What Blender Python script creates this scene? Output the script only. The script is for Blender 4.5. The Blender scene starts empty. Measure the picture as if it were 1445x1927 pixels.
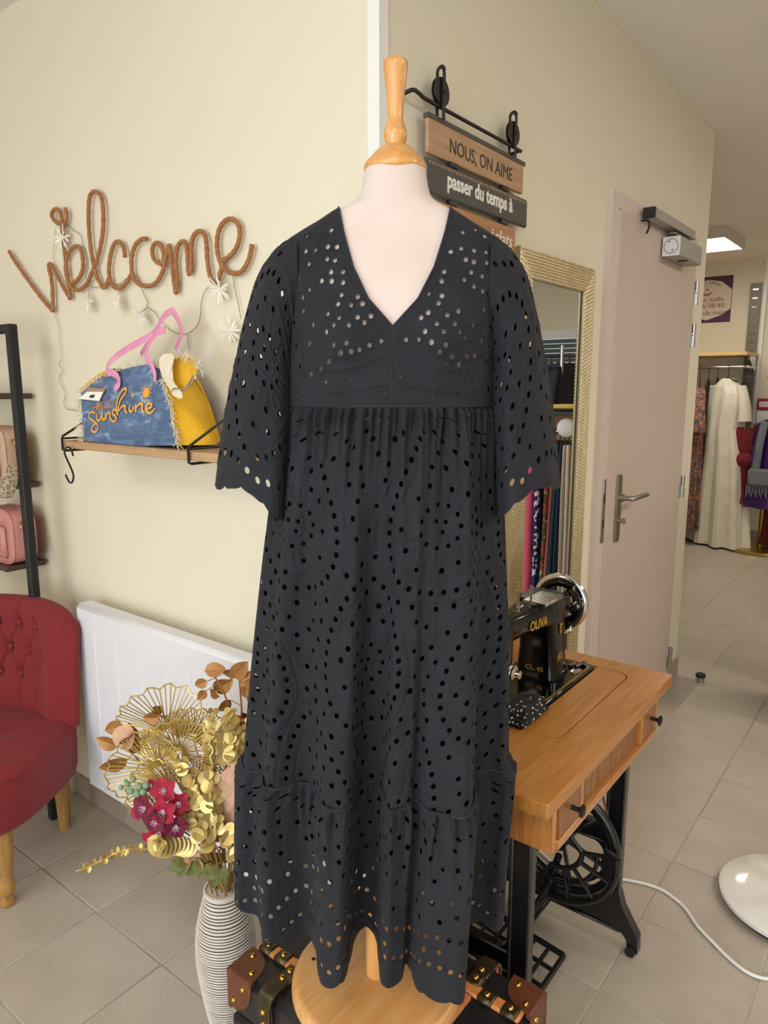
import bpy, bmesh, math, random
import numpy as np
from mathutils import Vector, Matrix

random.seed(7); RNG = np.random.default_rng(7)
scene = bpy.context.scene
COL = scene.collection

# ---------------------------------------------------------------- camera
# world: X runs along the door wall away from the camera, Y along the welcome wall, Z up
H = 1.44                                   # camera height
FPX, CX, CY = 1350.0, 722.5, 963.5         # focal length and centre in pixels of a 1445x1927 frame
PITCH = math.atan(238.5 / FPX); YAW = math.radians(37.738)
FW = np.array([math.cos(YAW), math.sin(YAW), 0.0])
RT = np.array([math.sin(YAW), -math.cos(YAW), 0.0])
FF = FW * math.cos(PITCH) + np.array([0, 0, -math.sin(PITCH)])
UU = FW * math.sin(PITCH) + np.array([0, 0, math.cos(PITCH)])
cam_d = bpy.data.cameras.new('camera'); cam = bpy.data.objects.new('camera', cam_d); COL.objects.link(cam)
cam_d.sensor_fit = 'HORIZONTAL'; cam_d.sensor_width = 36.0; cam_d.lens = 36.0 * FPX / 1445.0
cam_d.clip_start = 0.02
m = Matrix.Identity(4)
for i in range(3):
    m[i][0] = RT[i]; m[i][1] = UU[i]; m[i][2] = -FF[i]
m[2][3] = H
cam.matrix_world = m
scene.camera = cam

def on(x, y, axis, val):
    """world point on the plane (axis = val) seen at image point x, y: used to read sizes off real planes"""
    d = FF + RT * (x - CX) / FPX - UU * (y - CY) / FPX
    v = val - (H if axis == 2 else 0.0)
    p = d * (v / d[axis]); p[2] += H
    return p

# ---------------------------------------------------------------- light and exposure
scene.view_settings.view_transform = 'Standard'; scene.view_settings.look = 'None'
scene.view_settings.gamma = 1.0; scene.view_settings.use_curve_mapping = False
scene.view_settings.exposure = 0.25
scene.cycles.use_denoising = True
scene.cycles.max_bounces = 10
world = bpy.data.worlds.new('world'); scene.world = world; world.use_nodes = True
bg = world.node_tree.nodes['Background']; bg.inputs['Color'].default_value = (0.80, 0.90, 1.0, 1); bg.inputs['Strength'].default_value = 1.0

def area_light(name, loc, size, power, color, direction):
    l = bpy.data.lights.new(name, 'AREA'); l.shape = 'RECTANGLE'; l.size, l.size_y = size
    l.energy = power; l.color = color
    o = bpy.data.objects.new(name, l); COL.objects.link(o); o.location = loc
    o.rotation_euler = Vector(direction).to_track_quat('-Z', 'Y').to_euler()
    return o
# daylight standing in the two shop windows behind the camera (X = -2.6)
DAY = (0.86, 0.93, 1.0)
area_light('daylight_shop_window', (-2.52, 0.35, 1.30), (2.0, 2.6), 60, DAY, (1, 0, -0.06))
area_light('daylight_shop_window', (-2.52, -2.4, 1.30), (2.0, 2.0), 30, DAY, (1, 0, -0.06))
PANEL_STRENGTH = 15.0; PANEL_COLOR = (1.0, 0.92, 0.81)

# ---------------------------------------------------------------- materials
def lin(c):
    if isinstance(c, str):
        c = tuple(int(c[i:i + 2], 16) / 255 for i in (0, 2, 4))
    return tuple(x / 12.92 if x <= 0.04045 else ((x + 0.055) / 1.055) ** 2.4 for x in c[:3]) + (1.0,)
MATS = {}
class NT:
    def __init__(s, name):
        s.m = bpy.data.materials.new(name); s.m.use_nodes = True
        s.t = s.m.node_tree; s.n = s.t.nodes; s.p = s.n['Principled BSDF']; MATS[name] = s.m
    def node(s, kind, **kw):
        n = s.n.new(kind)
        for k, v in kw.items():
            if k in n.inputs: n.inputs[k].default_value = v
            else: setattr(n, k, v)
        return n
    def link(s, a, b): s.t.links.new(a, b)
    def coord(s, scale=(1, 1, 1), space='Object', rot=(0, 0, 0)):
        c = s.node('ShaderNodeTexCoord'); mp = s.node('ShaderNodeMapping')
        mp.inputs['Scale'].default_value = scale; mp.inputs['Rotation'].default_value = rot
        s.link(c.outputs[space], mp.inputs['Vector']); return mp.outputs['Vector']
    def ramp(s, fac, stops):
        r = s.node('ShaderNodeValToRGB'); e = r.color_ramp.elements
        while len(e) < len(stops): e.new(0.5)
        for i, (p, c) in enumerate(stops): e[i].position = p; e[i].color = lin(c)
        s.link(fac, r.inputs['Fac']); return r.outputs['Color']
    def bump(s, height, strength, dist=0.002):
        b = s.node('ShaderNodeBump'); b.inputs['Strength'].default_value = strength; b.inputs['Distance'].default_value = dist
        s.link(height, b.inputs['Height']); s.link(b.outputs['Normal'], s.p.inputs['Normal'])
    def set(s, rough=0.5, metal=0.0, **kw):
        s.p.inputs['Roughness'].default_value = rough; s.p.inputs['Metallic'].default_value = metal
        for k, v in kw.items():
            s.p.inputs[k.replace('_', ' ')].default_value = v
        return s
def mat(name, c, rough=0.5, metal=0.0, c2=None, scale=30.0, stretch=(1, 1, 1), bump=0.0, bscale=200.0, bdist=0.001, detail=4.0, **kw):
    t = NT(name); t.set(rough, metal, **kw)
    if c2:
        n = t.node('ShaderNodeTexNoise', Scale=scale, Detail=detail); t.link(t.coord(stretch), n.inputs['Vector'])
        t.link(t.ramp(n.outputs['Fac'], [(0.32, c), (0.68, c2)]), t.p.inputs['Base Color'])
    else:
        t.p.inputs['Base Color'].default_value = lin(c)
    if bump:
        n2 = t.node('ShaderNodeTexNoise', Scale=bscale, Detail=3.0); t.link(t.coord(stretch), n2.inputs['Vector'])
        t.bump(n2.outputs['Fac'], bump, bdist)
    return t.m
def wood(name, c1, c2, c3, axis=0, scale=9.0, rough=0.4, bump=0.08, **kw):
    t = NT(name); t.set(rough, 0.0, **kw)
    st = [11, 11, 11]; st[axis] = 0.8
    v = t.coord(st)
    n = t.node('ShaderNodeTexNoise', Scale=scale, Detail=6.0, Roughness=0.62, Distortion=0.35); t.link(v, n.inputs['Vector'])
    n2 = t.node('ShaderNodeTexNoise', Scale=scale * 5, Detail=3.0); t.link(v, n2.inputs['Vector'])
    mx = t.node('ShaderNodeMath', operation='MULTIPLY_ADD'); mx.inputs[1].default_value = 0.35
    t.link(n2.outputs['Fac'], mx.inputs[0]); t.link(n.outputs['Fac'], mx.inputs[2])
    t.link(t.ramp(mx.outputs[0], [(0.42, c1), (0.64, c2), (0.86, c3)]), t.p.inputs['Base Color'])
    t.bump(mx.outputs[0], bump, 0.0006)
    return t.m

# ---------------------------------------------------------------- mesh builder
def unit(v):
    v = np.asarray(v, float); return v / (np.linalg.norm(v) or 1.0)
def frame(axis, up=(0, 0, 1)):
    z = unit(axis); u = np.asarray(up, float)
    if abs(z @ unit(u)) > 0.98: u = np.array([1.0, 0, 0])
    x = unit(np.cross(u, z)); y = np.cross(z, x)
    return np.stack([x, y, z])
def smooth(pts, n=8, closed=False):
    """Catmull-Rom through the points"""
    P = np.asarray(pts, float); k = len(P); out = []
    idx = range(k if closed else k - 1)
    for i in idx:
        p0 = P[(i - 1) % k] if closed or i > 0 else 2 * P[0] - P[1]
        p1 = P[i]; p2 = P[(i + 1) % k]
        p3 = P[(i + 2) % k] if closed or i + 2 < k else 2 * P[-1] - P[-2]
        for j in range(n):
            t = j / n
            out.append(0.5 * (2 * p1 + (p2 - p0) * t + (2 * p0 - 5 * p1 + 4 * p2 - p3) * t * t + (3 * p1 - p0 - 3 * p2 + p3) * t ** 3))
    if not closed: out.append(P[-1])
    return np.array(out)
class MB:
    def __init__(s): s.v = []; s.f = []; s.nv = 0
    def add(s, verts, faces):
        verts = np.asarray(verts, float).reshape(-1, 3); o = s.nv
        s.v.append(verts); s.nv += len(verts)
        s.f.extend([tuple(i + o for i in f) for f in faces]); return s
    def box(s, c, size, R=None, taper=1.0):
        c = np.asarray(c, float); h = np.asarray(size, float) / 2
        p = np.array([[x, y, z] for z in (-1, 1) for y in (-1, 1) for x in (-1, 1)], float) * h
        p[4:, :2] *= taper
        if R is not None: p = p @ np.asarray(R)
        return s.add(p + c, [(0, 2, 3, 1), (4, 5, 7, 6), (0, 1, 5, 4), (2, 6, 7, 3), (0, 4, 6, 2), (1, 3, 7, 5)])
    def rbox(s, c, size, r=0.004, R=None):
        """box with chamfered edges"""
        c = np.asarray(c, float); h = np.asarray(size, float) / 2; r = min(r, h.min() * 0.95)
        bm = bmesh.new()
        for sx in (-1, 1):
            for sy in (-1, 1):
                for sz in (-1, 1):
                    for k in range(3):
                        q = np.array([sx, sy, sz]) * (h - r); q[k] += (sx, sy, sz)[k] * r
                        if R is not None: q = q @ np.asarray(R)
                        bm.verts.new(q + c)
        return s.hull(bm)
    def hull(s, bm):
        if not isinstance(bm, bmesh.types.BMesh):
            pts = bm; bm = bmesh.new()
            for q in pts: bm.verts.new(q)
        r = bmesh.ops.convex_hull(bm, input=bm.verts)
        bmesh.ops.dissolve_limit(bm, angle_limit=0.002, verts=bm.verts, edges=bm.edges)
        bm.verts.index_update()
        s.add([v.co[:] for v in bm.verts], [tuple(v.index for v in f.verts) for f in bm.faces]); bm.free(); return s
    def tube(s, pts, r, n=8, closed=False, flat=1.0, up=(0, 0, 1), cap=True, fixed=False):
        P = np.asarray(pts, float); k = len(P)
        T = np.roll(P, -1, 0) - np.roll(P, 1, 0)
        if not closed: T[0] = P[1] - P[0]; T[-1] = P[-1] - P[-2]
        fr = frame(T[0], up); x = fr[0]; V = []
        rr = np.broadcast_to(np.asarray(r, float), (k,))
        a = np.arange(n) * 2 * math.pi / n
        for i in range(k):
            t = unit(T[i])
            if fixed:
                c_ = np.cross(np.asarray(up, float), t); x = c_ if c_ @ x >= 0 else -c_
            x = unit(x - t * (x @ t)); y = np.cross(t, x)
            V.append(P[i] + rr[i] * (np.cos(a)[:, None] * x + flat * np.sin(a)[:, None] * y))
        F = []
        for i in range(k if closed else k - 1):
            j = (i + 1) % k
            for q in range(n):
                q2 = (q + 1) % n; F.append((i * n + q, i * n + q2, j * n + q2, j * n + q))
        if cap and not closed:
            F.append(tuple(range(n - 1, -1, -1))); F.append(tuple((k - 1) * n + q for q in range(n)))
        return s.add(np.concatenate(V), F)
    def cyl(s, a, b, r, n=16, r2=None):
        return s.tube([a, b], [r, r if r2 is None else r2], n)
    def lathe(s, prof, c=(0, 0, 0), n=24, axis=(0, 0, 1), squash=1.0):
        fr = frame(axis) if tuple(axis) != (0, 0, 1) else np.eye(3)
        a = np.arange(n) * 2 * math.pi / n; V = []; F = []
        for r, z in prof:
            V.append(np.stack([r * np.cos(a), squash * r * np.sin(a), np.full(n, z)], 1))
        V = np.concatenate(V) @ fr + np.asarray(c, float)
        for i in range(len(prof) - 1):
            for q in range(n):
                q2 = (q + 1) % n; F.append((i * n + q, i * n + q2, (i + 1) * n + q2, (i + 1) * n + q))
        F.append(tuple(range(n - 1, -1, -1))); k = (len(prof) - 1) * n; F.append(tuple(k + q for q in range(n)))
        return s.add(V, F)
    def prism(s, poly, o, ux, uy, depth):
        """2-D outline extruded along ux x uy, centred on its plane"""
        o = np.asarray(o, float); ux = np.asarray(ux, float); uy = np.asarray(uy, float); w = np.cross(ux, uy) * depth / 2
        P = np.asarray(poly, float)
        area = np.sum(P[:, 0] * np.roll(P[:, 1], -1) - np.roll(P[:, 0], -1) * P[:, 1])
        if area < 0: P = P[::-1]
        b = o + P[:, :1] * ux + P[:, 1:2] * uy; k = len(P)
        F = [tuple(range(k - 1, -1, -1)), tuple(range(k, 2 * k))] + [(i, (i + 1) % k, (i + 1) % k + k, i + k) for i in range(k)]
        return s.add(np.concatenate([b - w, b + w]), F)
    def grid(s, P, cu=False, cv=False):
        P = np.asarray(P, float); m_, n_ = P.shape[:2]; F = []
        for i in range(m_ if cu else m_ - 1):
            for j in range(n_ if cv else n_ - 1):
                i2 = (i + 1) % m_; j2 = (j + 1) % n_
                F.append((i * n_ + j, i2 * n_ + j, i2 * n_ + j2, i * n_ + j2))
        return s.add(P.reshape(-1, 3), F)
    def ball(s, c, r, n=12, k=8, R=None):
        r = np.broadcast_to(np.asarray(r, float), (3,)); V = []; F = []
        for i in range(k + 1):
            t = math.pi * i / k
            for q in range(n):
                a = 2 * math.pi * q / n; V.append((math.sin(t) * math.cos(a), math.sin(t) * math.sin(a), -math.cos(t)))
        V = np.array(V) * r
        if R is not None: V = V @ np.asarray(R)
        for i in range(k):
            for q in range(n):
                q2 = (q + 1) % n; F.append((i * n + q, i * n + q2, (i + 1) * n + q2, (i + 1) * n + q))
        return s.add(V + np.asarray(c, float), F)
    def mesh(s, name, inv=None, sharp=40.0):
        V = np.concatenate(s.v) if s.v else np.zeros((0, 3))
        if inv is not None: V = (V @ inv[:3, :3].T) + inv[:3, 3]
        me = bpy.data.meshes.new(name); me.from_pydata(V.tolist(), [], s.f)
        if sharp is not None:
            me.shade_smooth(); me.set_sharp_from_angle(angle=math.radians(sharp))
        me.update(); return me

def tag(o, label=None, cat=None, group=None, kind=None):
    if label: o['label'] = label
    if cat: o['category'] = cat
    if group: o['group'] = group
    if kind: o['kind'] = kind
    return o
def npm(o):   # world matrix from locations/rotations (no depsgraph needed)
    M = o.matrix_basis.copy(); p = o.parent
    while p: M = p.matrix_basis @ M; p = p.parent
    return np.array(M)
def thing(name, label, cat, loc=(0, 0, 0), rotz=0.0, group=None):
    o = bpy.data.objects.new(name, None); COL.objects.link(o); o.empty_display_size = 0.05
    o.location = loc; o.rotation_euler = (0, 0, rotz)
    return tag(o, label, cat, group)
def part(name, mb, material, parent=None, local=False, sharp=40.0, label=None):
    """link the builder's shapes as one mesh object; world coordinates unless local"""
    inv = None
    if parent is not None and not local: inv = np.linalg.inv(npm(parent))
    me = mb.mesh(name, inv, sharp) if isinstance(mb, MB) else mb
    o = bpy.data.objects.new(name, me); COL.objects.link(o); o.parent = parent
    if material is not None:
        me.materials.clear(); me.materials.append(MATS[material] if isinstance(material, str) else material)
    if label: o['label'] = label
    return o
def struct(name, mb, material, sharp=40.0):
    o = part(name, mb, material, sharp=sharp); o['kind'] = 'structure'; return o
def copy_tree(o, parent=None):
    c = o.copy(); COL.objects.link(c); c.parent = parent
    for ch in list(o.children): copy_tree(ch, c)
    return c
def text_mesh(body, size, o, ux, uy, extrude=0.0006, shear=0.0, bold=0.0, align='LEFT', spacing=1.0, width=None):
    """flat lettering as a mesh in the plane ux, uy with its baseline at o"""
    cu = bpy.data.curves.new('text', 'FONT'); cu.body = body; cu.size = size; cu.extrude = extrude
    cu.shear = shear; cu.offset = bold; cu.align_x = align; cu.space_character = spacing; cu.resolution_u = 4
    ob = bpy.data.objects.new('text', cu); COL.objects.link(ob)
    dg = bpy.context.evaluated_depsgraph_get(); me = bpy.data.meshes.new_from_object(ob.evaluated_get(dg))
    bpy.data.objects.remove(ob); bpy.data.curves.remove(cu)
    V = np.array([v.co[:] for v in me.vertices]); F = [tuple(p.vertices) for p in me.polygons]
    bpy.data.meshes.remove(me)
    if width:
        w = V[:, 0].max() - V[:, 0].min()
        V[:, 0] *= width / w
    ux = np.asarray(ux, float); uy = np.asarray(uy, float); uz = np.cross(ux, uy)
    mb = MB(); mb.add(np.asarray(o, float) + V[:, :1] * ux + V[:, 1:2] * uy + V[:, 2:3] * uz, F); return mb
# ================================================================ the setting
WX, WY, CZ = 1.198, 0.940, 2.56            # welcome wall plane, door wall plane, ceiling height
WEND = 3.63                                # far end of the door wall
XB, XF, YN, YP, YR = 7.45, -2.6, -4.0, 4.0, 3.2

def wall_paint(name, c1, c2):
    t = NT(name); t.set(0.78)
    n = t.node('ShaderNodeTexNoise', Scale=1.4, Detail=2.0); t.link(t.coord(), n.inputs['Vector'])
    t.link(t.ramp(n.outputs['Fac'], [(0.3, c1), (0.7, c2)]), t.p.inputs['Base Color'])
    n2 = t.node('ShaderNodeTexNoise', Scale=420.0, Detail=3.0); t.link(t.coord(), n2.inputs['Vector'])
    t.bump(n2.outputs['Fac'], 0.10, 0.0008); return t.m
wall_paint('wall_paint', 'e7dfc8', 'e4dbc2')
wall_paint('ceiling_paint', 'efe8e2', 'ece4dd')
mat('white_plastic', 'eceae6', 0.38)
mat('white_trim', 'f0efea', 0.35)
mat('grout', 'c6beaf', 0.85, c2='8d8578', scale=1.6)

def tile_mat(name, base):
    t = NT(name); t.set(0.42)
    v = t.coord()
    n = t.node('ShaderNodeTexNoise', Scale=380.0, Detail=2.0, Roughness=0.75); t.link(v, n.inputs['Vector'])
    n2 = t.node('ShaderNodeTexNoise', Scale=6.0, Detail=2.0); t.link(v, n2.inputs['Vector'])
    info = t.node('ShaderNodeObjectInfo')
    a = t.node('ShaderNodeMath', operation='MULTIPLY_ADD'); a.inputs[1].default_value = 0.22
    t.link(n2.outputs['Fac'], a.inputs[0]); t.link(n.outputs['Fac'], a.inputs[2])
    b = t.node('ShaderNodeMath', operation='MULTIPLY_ADD'); b.inputs[1].default_value = 0.05
    t.link(info.outputs['Random'], b.inputs[0]); t.link(a.outputs[0], b.inputs[2])
    t.link(t.ramp(b.outputs[0], base), t.p.inputs['Base Color'])
    t.bump(n.outputs['Fac'], 0.12, 0.0006)
    return t.m
tile_mat('floor_tile', [(0.46, '8c8174'), (0.58, 'b0a596'), (0.76, 'c2b7a8')])
tile_mat('plinth_tile', [(0.44, '8d8070'), (0.60, 'a09380'), (0.78, 'ab9e8b')])

floor = struct('floor', MB().box((2.5, 0, -0.0513), (10.4, 8.4, 0.10)), 'grout')
TX0, TY0, TS, GAP = 2.41, 0.513, 0.30, 0.005
def proj(p):
    q = np.asarray(p, float) - (0, 0, H); z = q @ FF
    return (CX + FPX * (q @ RT) / z, CY - FPX * (q @ UU) / z, z) if z > 0.05 else (1e6, 1e6, z)
tile_mb = MB().rbox((0, 0, -0.004), (TS - GAP, TS - GAP, 0.008), 0.0012)
tile_me = tile_mb.mesh('tile'); tile_me.materials.append(MATS['floor_tile'])
slots = []; rest = MB()
for i in range(-17, 18):
    for j in range(-15, 16):
        cx_, cy_ = TX0 + (i + 0.5) * TS, TY0 + (j + 0.5) * TS
        if not (XF < cx_ < XB and YN < cy_ < YP): continue
        if cx_ > WX and cy_ > WY and cx_ < WEND: continue
        pr = [proj((cx_ + a, cy_ + b, 0)) for a in (-.15, .15) for b in (-.15, .15)]
        see = any(-60 < q[0] < 1505 and 700 < q[1] < 2050 and q[2] > 0 for q in pr)
        # hidden behind the block that carries both walls
        if see and cx_ > WX and cy_ > WY and cy_ / cx_ > (WY / WEND) * 1.25: see = False
        slots.append((not see, math.hypot(cx_, cy_), cx_, cy_))
slots.sort()
n_t = 0
for hid, d_, cx_, cy_ in slots:
    if not hid and n_t < 290:
        o = bpy.data.objects.new('tile', tile_me); COL.objects.link(o); o.parent = floor
        o.location = (cx_, cy_, 0.0); o.rotation_euler = (0, 0, (n_t % 4) * math.pi / 2); n_t += 1
    else:
        rest.box((cx_, cy_, -0.004), (TS - GAP, TS - GAP, 0.008))
o = part('tiles_out_of_view', rest, 'floor_tile', floor); o['kind'] = 'stuff'

struct('ceiling', MB().box((2.43, 0, CZ + 0.05), (10.2, 8.2, 0.1)), 'ceiling_paint')
# the block with the two visible wall faces
mb = MB(); mb.box((WX + 0.05, (WY + YP) / 2 , CZ / 2), (0.10, YP - WY, CZ)); struct('wall_left', mb, 'wall_paint')
DX0, DX1, DZ = 2.40, 3.425, 2.065            # door frame outer edges
mb = MB()
mb.box(((WX + 0.1 + DX0) / 2, WY + 0.06, CZ / 2), (DX0 - WX - 0.1, 0.12, CZ))
mb.box(((DX0 + DX1) / 2, WY + 0.06, (CZ + DZ) / 2), (DX1 - DX0, 0.12, CZ - DZ))
mb.box(((DX1 + WEND) / 2, WY + 0.06, CZ / 2), (WEND - DX1, 0.12, CZ))
struct('wall_right', mb, 'wall_paint')
struct('wall_end', MB().box((WEND - 0.06, (WY + 0.12 + YR) / 2, CZ / 2), (0.12, YR - WY - 0.12, CZ)), 'wall_paint')
struct('wall_recess', MB().box(((WEND + XB) / 2, YR + 0.05, CZ / 2), (XB - WEND, 0.1, CZ)), 'wall_paint')
# wall across the shop with the shuttered window seen in the mirror
WY0, WY1, WZ0, WZ1 = -2.05, -0.2, 1.0, 2.03
mb = MB()
mb.box((XB + 0.08, (WY1 + YR) / 2, CZ / 2), (0.16, YR - WY1, CZ)); mb.box((XB + 0.08, (YN + WY0) / 2, CZ / 2), (0.16, WY0 - YN, CZ))
mb.box((XB + 0.08, (WY0 + WY1) / 2, (WZ1 + CZ) / 2), (0.16, WY1 - WY0, CZ - WZ1)); mb.box((XB + 0.08, (WY0 + WY1) / 2, WZ0 / 2), (0.16, WY1 - WY0, WZ0))
struct('wall_back', mb, 'wall_paint')
struct('wall_side', MB().box((2.43, YN - 0.05, CZ / 2), (10.2, 0.1, CZ)), 'wall_paint')
struct('wall_far_left', MB().box(((XF + WX + .1) / 2, YP + 0.05, CZ / 2), (WX - XF + .1, 0.1, CZ)), 'wall_paint')
# shop front behind the camera: two window openings
mb = MB(); xs = XF - 0.06
for y0, y1 in ((YN, -3.4), (-1.4, -0.95), (1.65, YP)): mb.box((xs, (y0 + y1) / 2, CZ / 2), (0.12, y1 - y0, CZ))
for y0, y1 in ((-3.4, -1.4), (-0.95, 1.65)):
    mb.box((xs, (y0 + y1) / 2, 0.15), (0.12, y1 - y0, 0.30)); mb.box((xs, (y0 + y1) / 2, (2.3 + CZ) / 2), (0.12, y1 - y0, CZ - 2.3))
struct('wall_front', mb, 'wall_paint')
tg = NT('window_glass'); tg.set(0.0, 0.0, Transmission_Weight=1.0, IOR=1.02)
tg.p.inputs['Base Color'].default_value = (0.95, 1, 0.98, 1)
for k, (y0, y1) in enumerate(((-3.4, -1.4), (-0.95, 1.65))):
    mb = MB()
    for y in (y0 + 0.03, (y0 + y1) / 2, y1 - 0.03): mb.box((xs, y, 1.3), (0.07, 0.06, 2.0))
    for z in (0.33, 2.27): mb.box((xs, (y0 + y1) / 2, z), (0.07, y1 - y0, 0.06))
    w = struct('window_%d' % (k + 2), mb, 'white_plastic')
# corner guard on the outer corner
mb = MB(); mb.box((WX - 0.002 + 0.0125, WY - 0.002, CZ / 2), (0.029, 0.004, CZ)); mb.box((WX - 0.002, WY + 0.0125, CZ / 2), (0.004, 0.025, CZ))
struct('trim_1', mb, 'white_trim')
# thin line of filler at the ceiling
mb = MB(); mb.box(((WX + WEND) / 2, WY - 0.002, CZ - 0.004), (WEND - WX, 0.004, 0.008)); struct('trim_2', mb, 'wall_paint')
# plinth tiles
bl = struct('baseboard_left', MB().box((WX - 0.003, (WY + YP) / 2, 0.035), (0.006, YP - WY, 0.07)), 'grout')
me = MB().rbox((0, 0, 0), (0.010, TS - 0.004, 0.078), 0.002).mesh('plinth_tile'); me.materials.append(MATS['plinth_tile'])
y = TY0 + 1.5 * TS + TS
while y < YP - 0.1:
    if y > WY + 0.15:
        o = bpy.data.objects.new('plinth_tile', me); COL.objects.link(o); o.parent = bl; o.location = (WX - 0.006, y, 0.041)
    y += TS
br = struct('baseboard_right', MB().box(((DX1 + WEND) / 2 + .002, WY - 0.006, 0.045), (WEND - DX1 - .004, 0.012, 0.09)), 'plinth_tile')
br2 = struct('baseboard_middle', MB().box(((WX + DX0) / 2, WY - 0.004, 0.038), (DX0 - WX, 0.008, 0.076)), 'plinth_tile')
struct('baseboard_back', MB().box((XB - 0.006, 0, 0.04), (0.012, 6.3, 0.08)), 'plinth_tile')

# ---- ceiling light panels (surface boxes)
mat('panel_case', 'cfc6b8', 0.5)
te = NT('panel_glow'); te.p.inputs['Base Color'].default_value = (0.8, 0.8, 0.78, 1)
te.p.inputs['Emission Color'].default_value = PANEL_COLOR + (1,); te.p.inputs['Emission Strength'].default_value = PANEL_STRENGTH
def panel(x, y, label, sx=0.6, sy=0.6):
    t = thing('ceiling_light', label, 'light', (x, y, CZ), group='square ceiling light panels')
    mb = MB(); d = 0.075; z = CZ - d / 2 - 0.001; w = 0.018
    for q in (-1, 1):
        mb.box((x + q * (sx - w) / 2, y, z), (w, sy, d)); mb.box((x, y + q * (sy - w) / 2, z), (sx - 2 * w, w, d))
    mb.box((x, y, CZ - 0.006), (sx - 2 * w, sy - 2 * w, 0.008))
    part('case', mb, 'panel_case', t)
    part('diffuser', MB().box((x, y, CZ - d + 0.004), (sx - 2 * w, sy - 2 * w, 0.006)), 'panel_glow', t)
panel(6.05, 1.66, 'lit square ceiling light box glowing above the clothes rail')
for x, y, lab in ((-1.2, 2.0, 'over the red chair'), (-0.7, -0.2, 'behind the camera'), (1.5, -1.1, 'over the shop floor right of the dress'), (3.3, -1.0, 'facing the door'), (5.2, -1.0, 'near the jacket rail')):
    panel(x, y, 'lit square ceiling light box ' + lab + ', outside the picture')

# ---- door
mat('door_paint', 'cbb9ad', 0.45, c2='c8b6a8', scale=2.5)
mat('frame_paint', 'd6c6bd', 0.4)
mat('steel', 'b9b8b4', 0.28, 1.0)
mat('brushed_steel', 'a8a49c', 0.33, 1.0, bump=0.05, bscale=500)
mat('closer_grey', 'a9a69c', 0.42, 0.55)
mat('dark_metal', '2b2b2b', 0.45, 0.6)
mat('black_paint', '121212', 0.45)
mat('black_matte', '17171a', 0.6)
door = MB()
w = 0.05
door.box((DX0 + w / 2, WY + 0.045, DZ / 2), (w, 0.13, DZ)); door.box((DX1 - w / 2 - .012, WY + 0.045, DZ / 2), (w * .6, 0.13, DZ)); door.box(((DX0 + w + DX1 - w * .8 - .012) / 2, WY + 0.045, DZ - w / 2), (DX1 - DX0 - w * 1.8 - .012, 0.13, w))
df = struct('door_1', door, 'frame_paint')
lx0, lx1 = DX0 + 0.075, DX1 - 0.035
part('rebate', MB().box((DX0 + 0.062, WY - 0.012, DZ / 2 - .026), (0.026, 0.016, DZ - 0.052)).box((DX0 + 0.052, WY - 0.004, DZ / 2), (0.006, 0.02, DZ - 0.01)), 'frame_paint', df)
part('door_stop_strip', MB().box(((DX0 + DX1) / 2, WY + 0.04, DZ / 2), (DX1 - DX0 - .02, 0.02, DZ - .02)), 'door_paint', df)
leaf = part('leaf', MB().rbox(((lx0 + lx1) / 2, WY - 0.004, DZ / 2 - 0.021), (lx1 - lx0, 0.042, DZ - 0.06), 0.002), 'door_paint', df)
def hinge(z):
    part('hinge', MB().cyl((lx1 + 0.01, WY - 0.031, z - 0.05), (lx1 + 0.01, WY - 0.031, z - 0.003), 0.009, 12).cyl((lx1 + 0.01, WY - 0.031, z + 0.003), (lx1 + 0.01, WY - 0.031, z + 0.05), 0.009, 12)
         .box((lx1 - 0.012, WY - 0.027, z - 0.02), (0.03, 0.004, 0.06)), 'steel', leaf)
for z in (1.835, 1.655, 0.985, 0.165): hinge(z)
hp = MB(); hx, hz = 2.578, 1.005
a = np.linspace(0, math.pi, 9)
out = [(0.021 * math.cos(t), 0.105 + 0.021 * math.sin(t)) for t in a] + [(-0.021 * math.cos(t), -0.105 - 0.021 * math.sin(t)) for t in a]
hp.prism(out, (hx, WY - 0.030, hz - 0.01), (1, 0, 0), (0, 0, 1), 0.010)
pl = part('escutcheon', hp, 'brushed_steel', leaf)
zl = hz + 0.03
part('lever', MB().tube(smooth([(hx, WY - 0.03, zl), (hx, WY - 0.075, zl), (hx + 0.015, WY - 0.085, zl), (hx + 0.06, WY - 0.085, zl), (hx + 0.14, WY - 0.088, zl)], 5), 0.0095, 12).cyl((hx, WY - 0.034, zl), (hx, WY - 0.05, zl), 0.014, 14), 'brushed_steel', pl)
part('thumb_turn', MB().cyl((hx, WY - 0.034, hz - 0.055), (hx, WY - 0.052, hz - 0.055), 0.008, 12).rbox((hx, WY - 0.056, hz - 0.055), (0.007, 0.014, 0.022), 0.002), 'brushed_steel', pl)
sp = part('strike_plate', MB().rbox((DX0 + 0.055, WY - 0.0225, 1.0), (0.022, 0.003, 0.23), 0.0015), 'steel', df)
for z in (1.045, 0.955): part('strike_slot', MB().box((DX0 + 0.055, WY - 0.0245, z), (0.010, 0.002, 0.03)), 'black_matte', sp)
for x, z in ((2.66, 1.985), (2.92, 1.96)):   # black hooks over the door top
    part('hook', MB().tube(smooth([(x, WY - 0.027, z + 0.025), (x + 0.004, WY - 0.05, z + 0.022), (x + 0.005, WY - 0.052, z), (x + 0.005, WY - 0.045, z - 0.02)], 4), 0.006, 6, flat=.6), 'black_paint', leaf)
cl = thing('door_closer', 'grey door closer with slide rail on top of the door', 'door closer', (2.95, WY - 0.04, 2.0))
part('rail', MB().rbox((2.925, WY - 0.052, 2.035), (0.50, 0.038, 0.034), 0.002).box((2.93, WY - 0.074, 2.02), (0.48, 0.004, 0.008)), 'closer_grey', cl)
part('rail_end_cap', MB().rbox((2.668, WY - 0.050, 2.035), (0.014, 0.042, 0.036), 0.002), 'black_paint', cl)
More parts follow.
